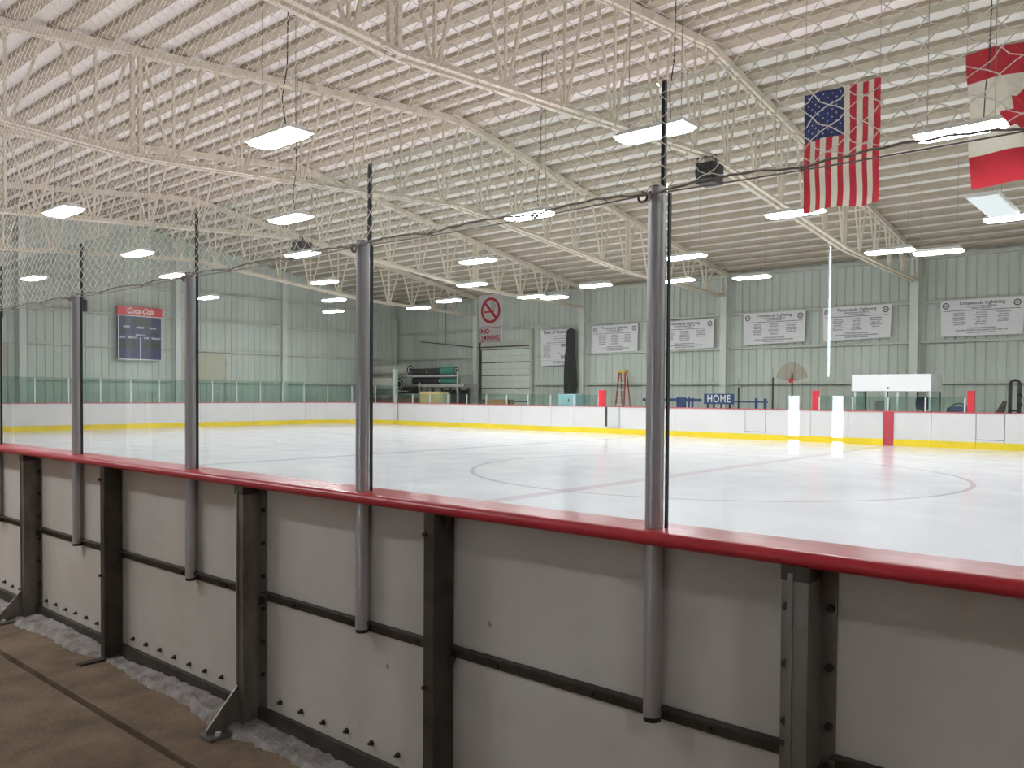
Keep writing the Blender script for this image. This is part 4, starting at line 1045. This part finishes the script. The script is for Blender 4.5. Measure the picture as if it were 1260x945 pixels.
def roll(y0, y1, x_, z, rr, m_, label, hollow=True, grp='rolls on the storage rack'):
    g_ = empty('matting_roll', (x_, (y0 + y1) / 2, z - rr), label, 'roll', grp)
    MB().tube([(x_, y0, z), (x_, y1, z)], rr, 24).build('roll_body', m_, g_, smooth=True)
    if hollow: MB().tube([(x_, y0 - 0.012, z), (x_, y0, z)], rr * 0.9, 20).build('roll_end', 'black', g_)
    MB().ring((x_, y0 - 0.01, z), rr * 0.55, rr * 0.08, 'Y', 20, 6).build('roll_core', 'alu' if hollow else m_, g_, smooth=True)
roll(31.0, 34.1, 28.1, 2.42 + 0.27, 0.27, 'grey_roll', 'long grey matting roll lying on top of the storage rack')
roll(31.2, 34.1, 27.50, 1.97, 0.33, 'grey_roll', 'large grey matting roll below the rack top, left of the pale post')
roll(29.75, 30.9, 28.1, 2.42 + 0.17, 0.17, 'black', 'black roll on the rack top next to the grey roll')
roll(28.75, 29.6, 28.1, 2.42 + 0.18, 0.18, 'black', 'black roll on the rack top next to the green roll')
roll(27.75, 28.7, 28.1, 2.42 + 0.20, 0.20, 'green_roll', 'dark green roll at the right end of the rack top')
roll(27.75, 28.9, 28.25, 1.98 + 0.16, 0.16, 'green_roll', 'dark green roll on the lower right rack beam')
roll(29.0, 30.9, 28.25, 1.98 + 0.17, 0.17, 'black', 'long black roll below the rack top')
roll(30.4, 32.1, 28.25, 1.50 + 0.18, 0.18, 'black', 'black roll on the low shelf beside the pale post')
bn = empty('brown_crate', (28.2, 33.2, FLOOR), 'long brown wooden crate low in the corner behind the boards', 'crate')
for k in range(4): B(27.7, 27.74, 30.0, 34.4, FLOOR + 0.05 + k * 0.35, FLOOR + 0.36 + k * 0.35).build('plank', 'brown', bn)
for y in (30.1, 32.2, 34.3): B(27.74, 27.80, y - 0.05, y + 0.05, FLOOR, 1.3).build('batten', 'brown', bn)
pb = empty('plywood_box', (27.3, 29.0, FLOOR), 'pale plywood box standing behind the boards by the rack', 'box')
B(27.0, 27.6, 27.75, 29.1, FLOOR, 1.60).build('box_body', 'ply', pb, bevel=0.005)
for k in range(5): B(26.994, 27.0, 28.12, 28.18, 1.15 + k * 0.09, 1.18 + k * 0.09).build('staple', 'ink_soft', pb)
B(27.1, 27.6, 27.62, 27.75, FLOOR, 1.50).build('side_panel', 'ply_grey', pb)
tbn = empty('dark_table', (29.4, 28.9, FLOOR), 'dark workbench between the rack and the roll-up door', 'table')
B(29.1, 29.9, 28.5, 30.6, 1.78, 1.90).build('top', 'rack', tbn)
for y in (28.6, 29.2, 30.5):
    for x_ in (29.15, 29.85): B(x_ - 0.04, x_ + 0.04, y - 0.04, y + 0.04, FLOOR, 1.78).build('leg', 'dark_steel', tbn)
B(29.86, 29.9, 28.65, 30.45, 0.2, 1.7).build('back_panel', 'dark_steel', tbn)
lb = empty('lumber_stack', (28.8, 25.7, FLOOR), 'low stack of orange timber in front of the roll-up door', 'lumber')
rnd = random.Random(4)
for k in range(6):
    for j in range(3):
        y0 = 24.9 + rnd.uniform(-.1, .1); B(28.5 + j * 0.2, 28.66 + j * 0.2, y0, y0 + rnd.uniform(1.2, 1.7), FLOOR + k * 0.235, FLOOR + 0.225 + k * 0.235).build('plank', 'timber' if (k + j) % 3 else 'brown', lb)
lc = empty('pale_blue_cabinet', (27.5, 20.0, FLOOR), 'pale blue cabinet in front of the black drape', 'cabinet')
B(27.3, 27.8, 20.02, 20.95, FLOOR, 1.52).build('body', 'lt_blue', lc, bevel=0.01); B(27.288, 27.30, 20.06, 20.91, FLOOR + 0.1, 1.48).build('door', 'lt_blue', lc); B(27.27, 27.29, 20.36, 20.40, 1.2, 1.32).build('handle', 'ink', lc)

# ------------------------------------------------------------------ things behind the right-hand boards
bg_ = empty('sports_bag', (27.5, 5.85, FLOOR), 'blue sports bag lying behind the boards right of the booth', 'bag')
mb = MB(); vs = []
for i_ in range(9):
    t = i_ / 8; rr = 0.17 * (math.sin(math.pi * (0.12 + 0.76 * t))) ** 0.5
    for k in range(14): a = 2 * math.pi * k / 14; vs.append((27.5 + rr * math.cos(a), 5.55 + 0.65 * t, 1.08 + rr * math.sin(a) * 0.8))
mb.add(vs, [(i_ * 14 + k, i_ * 14 + (k + 1) % 14, (i_ + 1) * 14 + (k + 1) % 14, (i_ + 1) * 14 + k) for i_ in range(8) for k in range(14)] + [tuple(range(14))[::-1], tuple(8 * 14 + k for k in range(14))])
mb.build('bag_body', 'blue', bg_, smooth=True)
MB().tube([(27.4, 5.62 + 0.06 * k, 1.20 + 0.10 * math.sin(math.pi * k / 8)) for k in range(9)], 0.018, 6).build('strap', 'black', bg_)
sbn = empty('side_bench', (27.5, 5.85, FLOOR), 'low dark bench under the blue sports bag', 'bench')
B(27.3, 27.7, 5.4, 6.3, 0.88, 0.94).build('seat', 'dark_steel', sbn)
for yy in (5.45, 6.25): B(27.32, 27.68, yy - 0.03, yy + 0.03, FLOOR, 0.88).build('leg', 'dark_steel', sbn)
lp = empty('folded_screen', (27.2, 4.72, FLOOR), 'dark slanted folding screen resting on the shelf behind the boards', 'screen')
MB().prism([(4.84, 1.06), (4.62, 1.06), (4.56, 1.38), (4.66, 1.40)], 27.12, 27.14, 'X').build('lid', 'dark_steel', lp); B(26.92, 27.14, 4.62, 4.84, 1.04, 1.06).build('base', 'black', lp); B(26.9, 27.16, 4.3, 4.95, FLOOR, 1.04).build('shelf_box', 'rack', lp)
bs = empty('black_stand', (27.4, 4.42, FLOOR), 'black double upright stand behind the boards at the right edge', 'stand')
for y in (4.53, 4.30):
    MB().beam((27.4, y, FLOOR), (27.4, y, 1.92), 0.09, 0.07).build('upright', 'black', bs)
MB().tube([(27.4, 4.53, 1.90), (27.4, 4.50, 1.96), (27.4, 4.42, 1.99), (27.4, 4.33, 1.96), (27.4, 4.30, 1.90)], 0.04, 8).build('top_bow', 'black', bs)
for z in (1.3, 1.55): MB().tube([(27.4, 4.34, z), (27.33, 4.27, z + 0.05), (27.35, 4.22, z - 0.06)], 0.03, 6).build('buckle', 'black', bs)
B(27.25, 27.6, 4.15, 4.7, FLOOR, FLOOR + 0.06).build('base', 'black', bs); B(27.36, 27.44, 4.28, 4.56, 1.08, 1.13).build('cross_bar', 'black', bs)
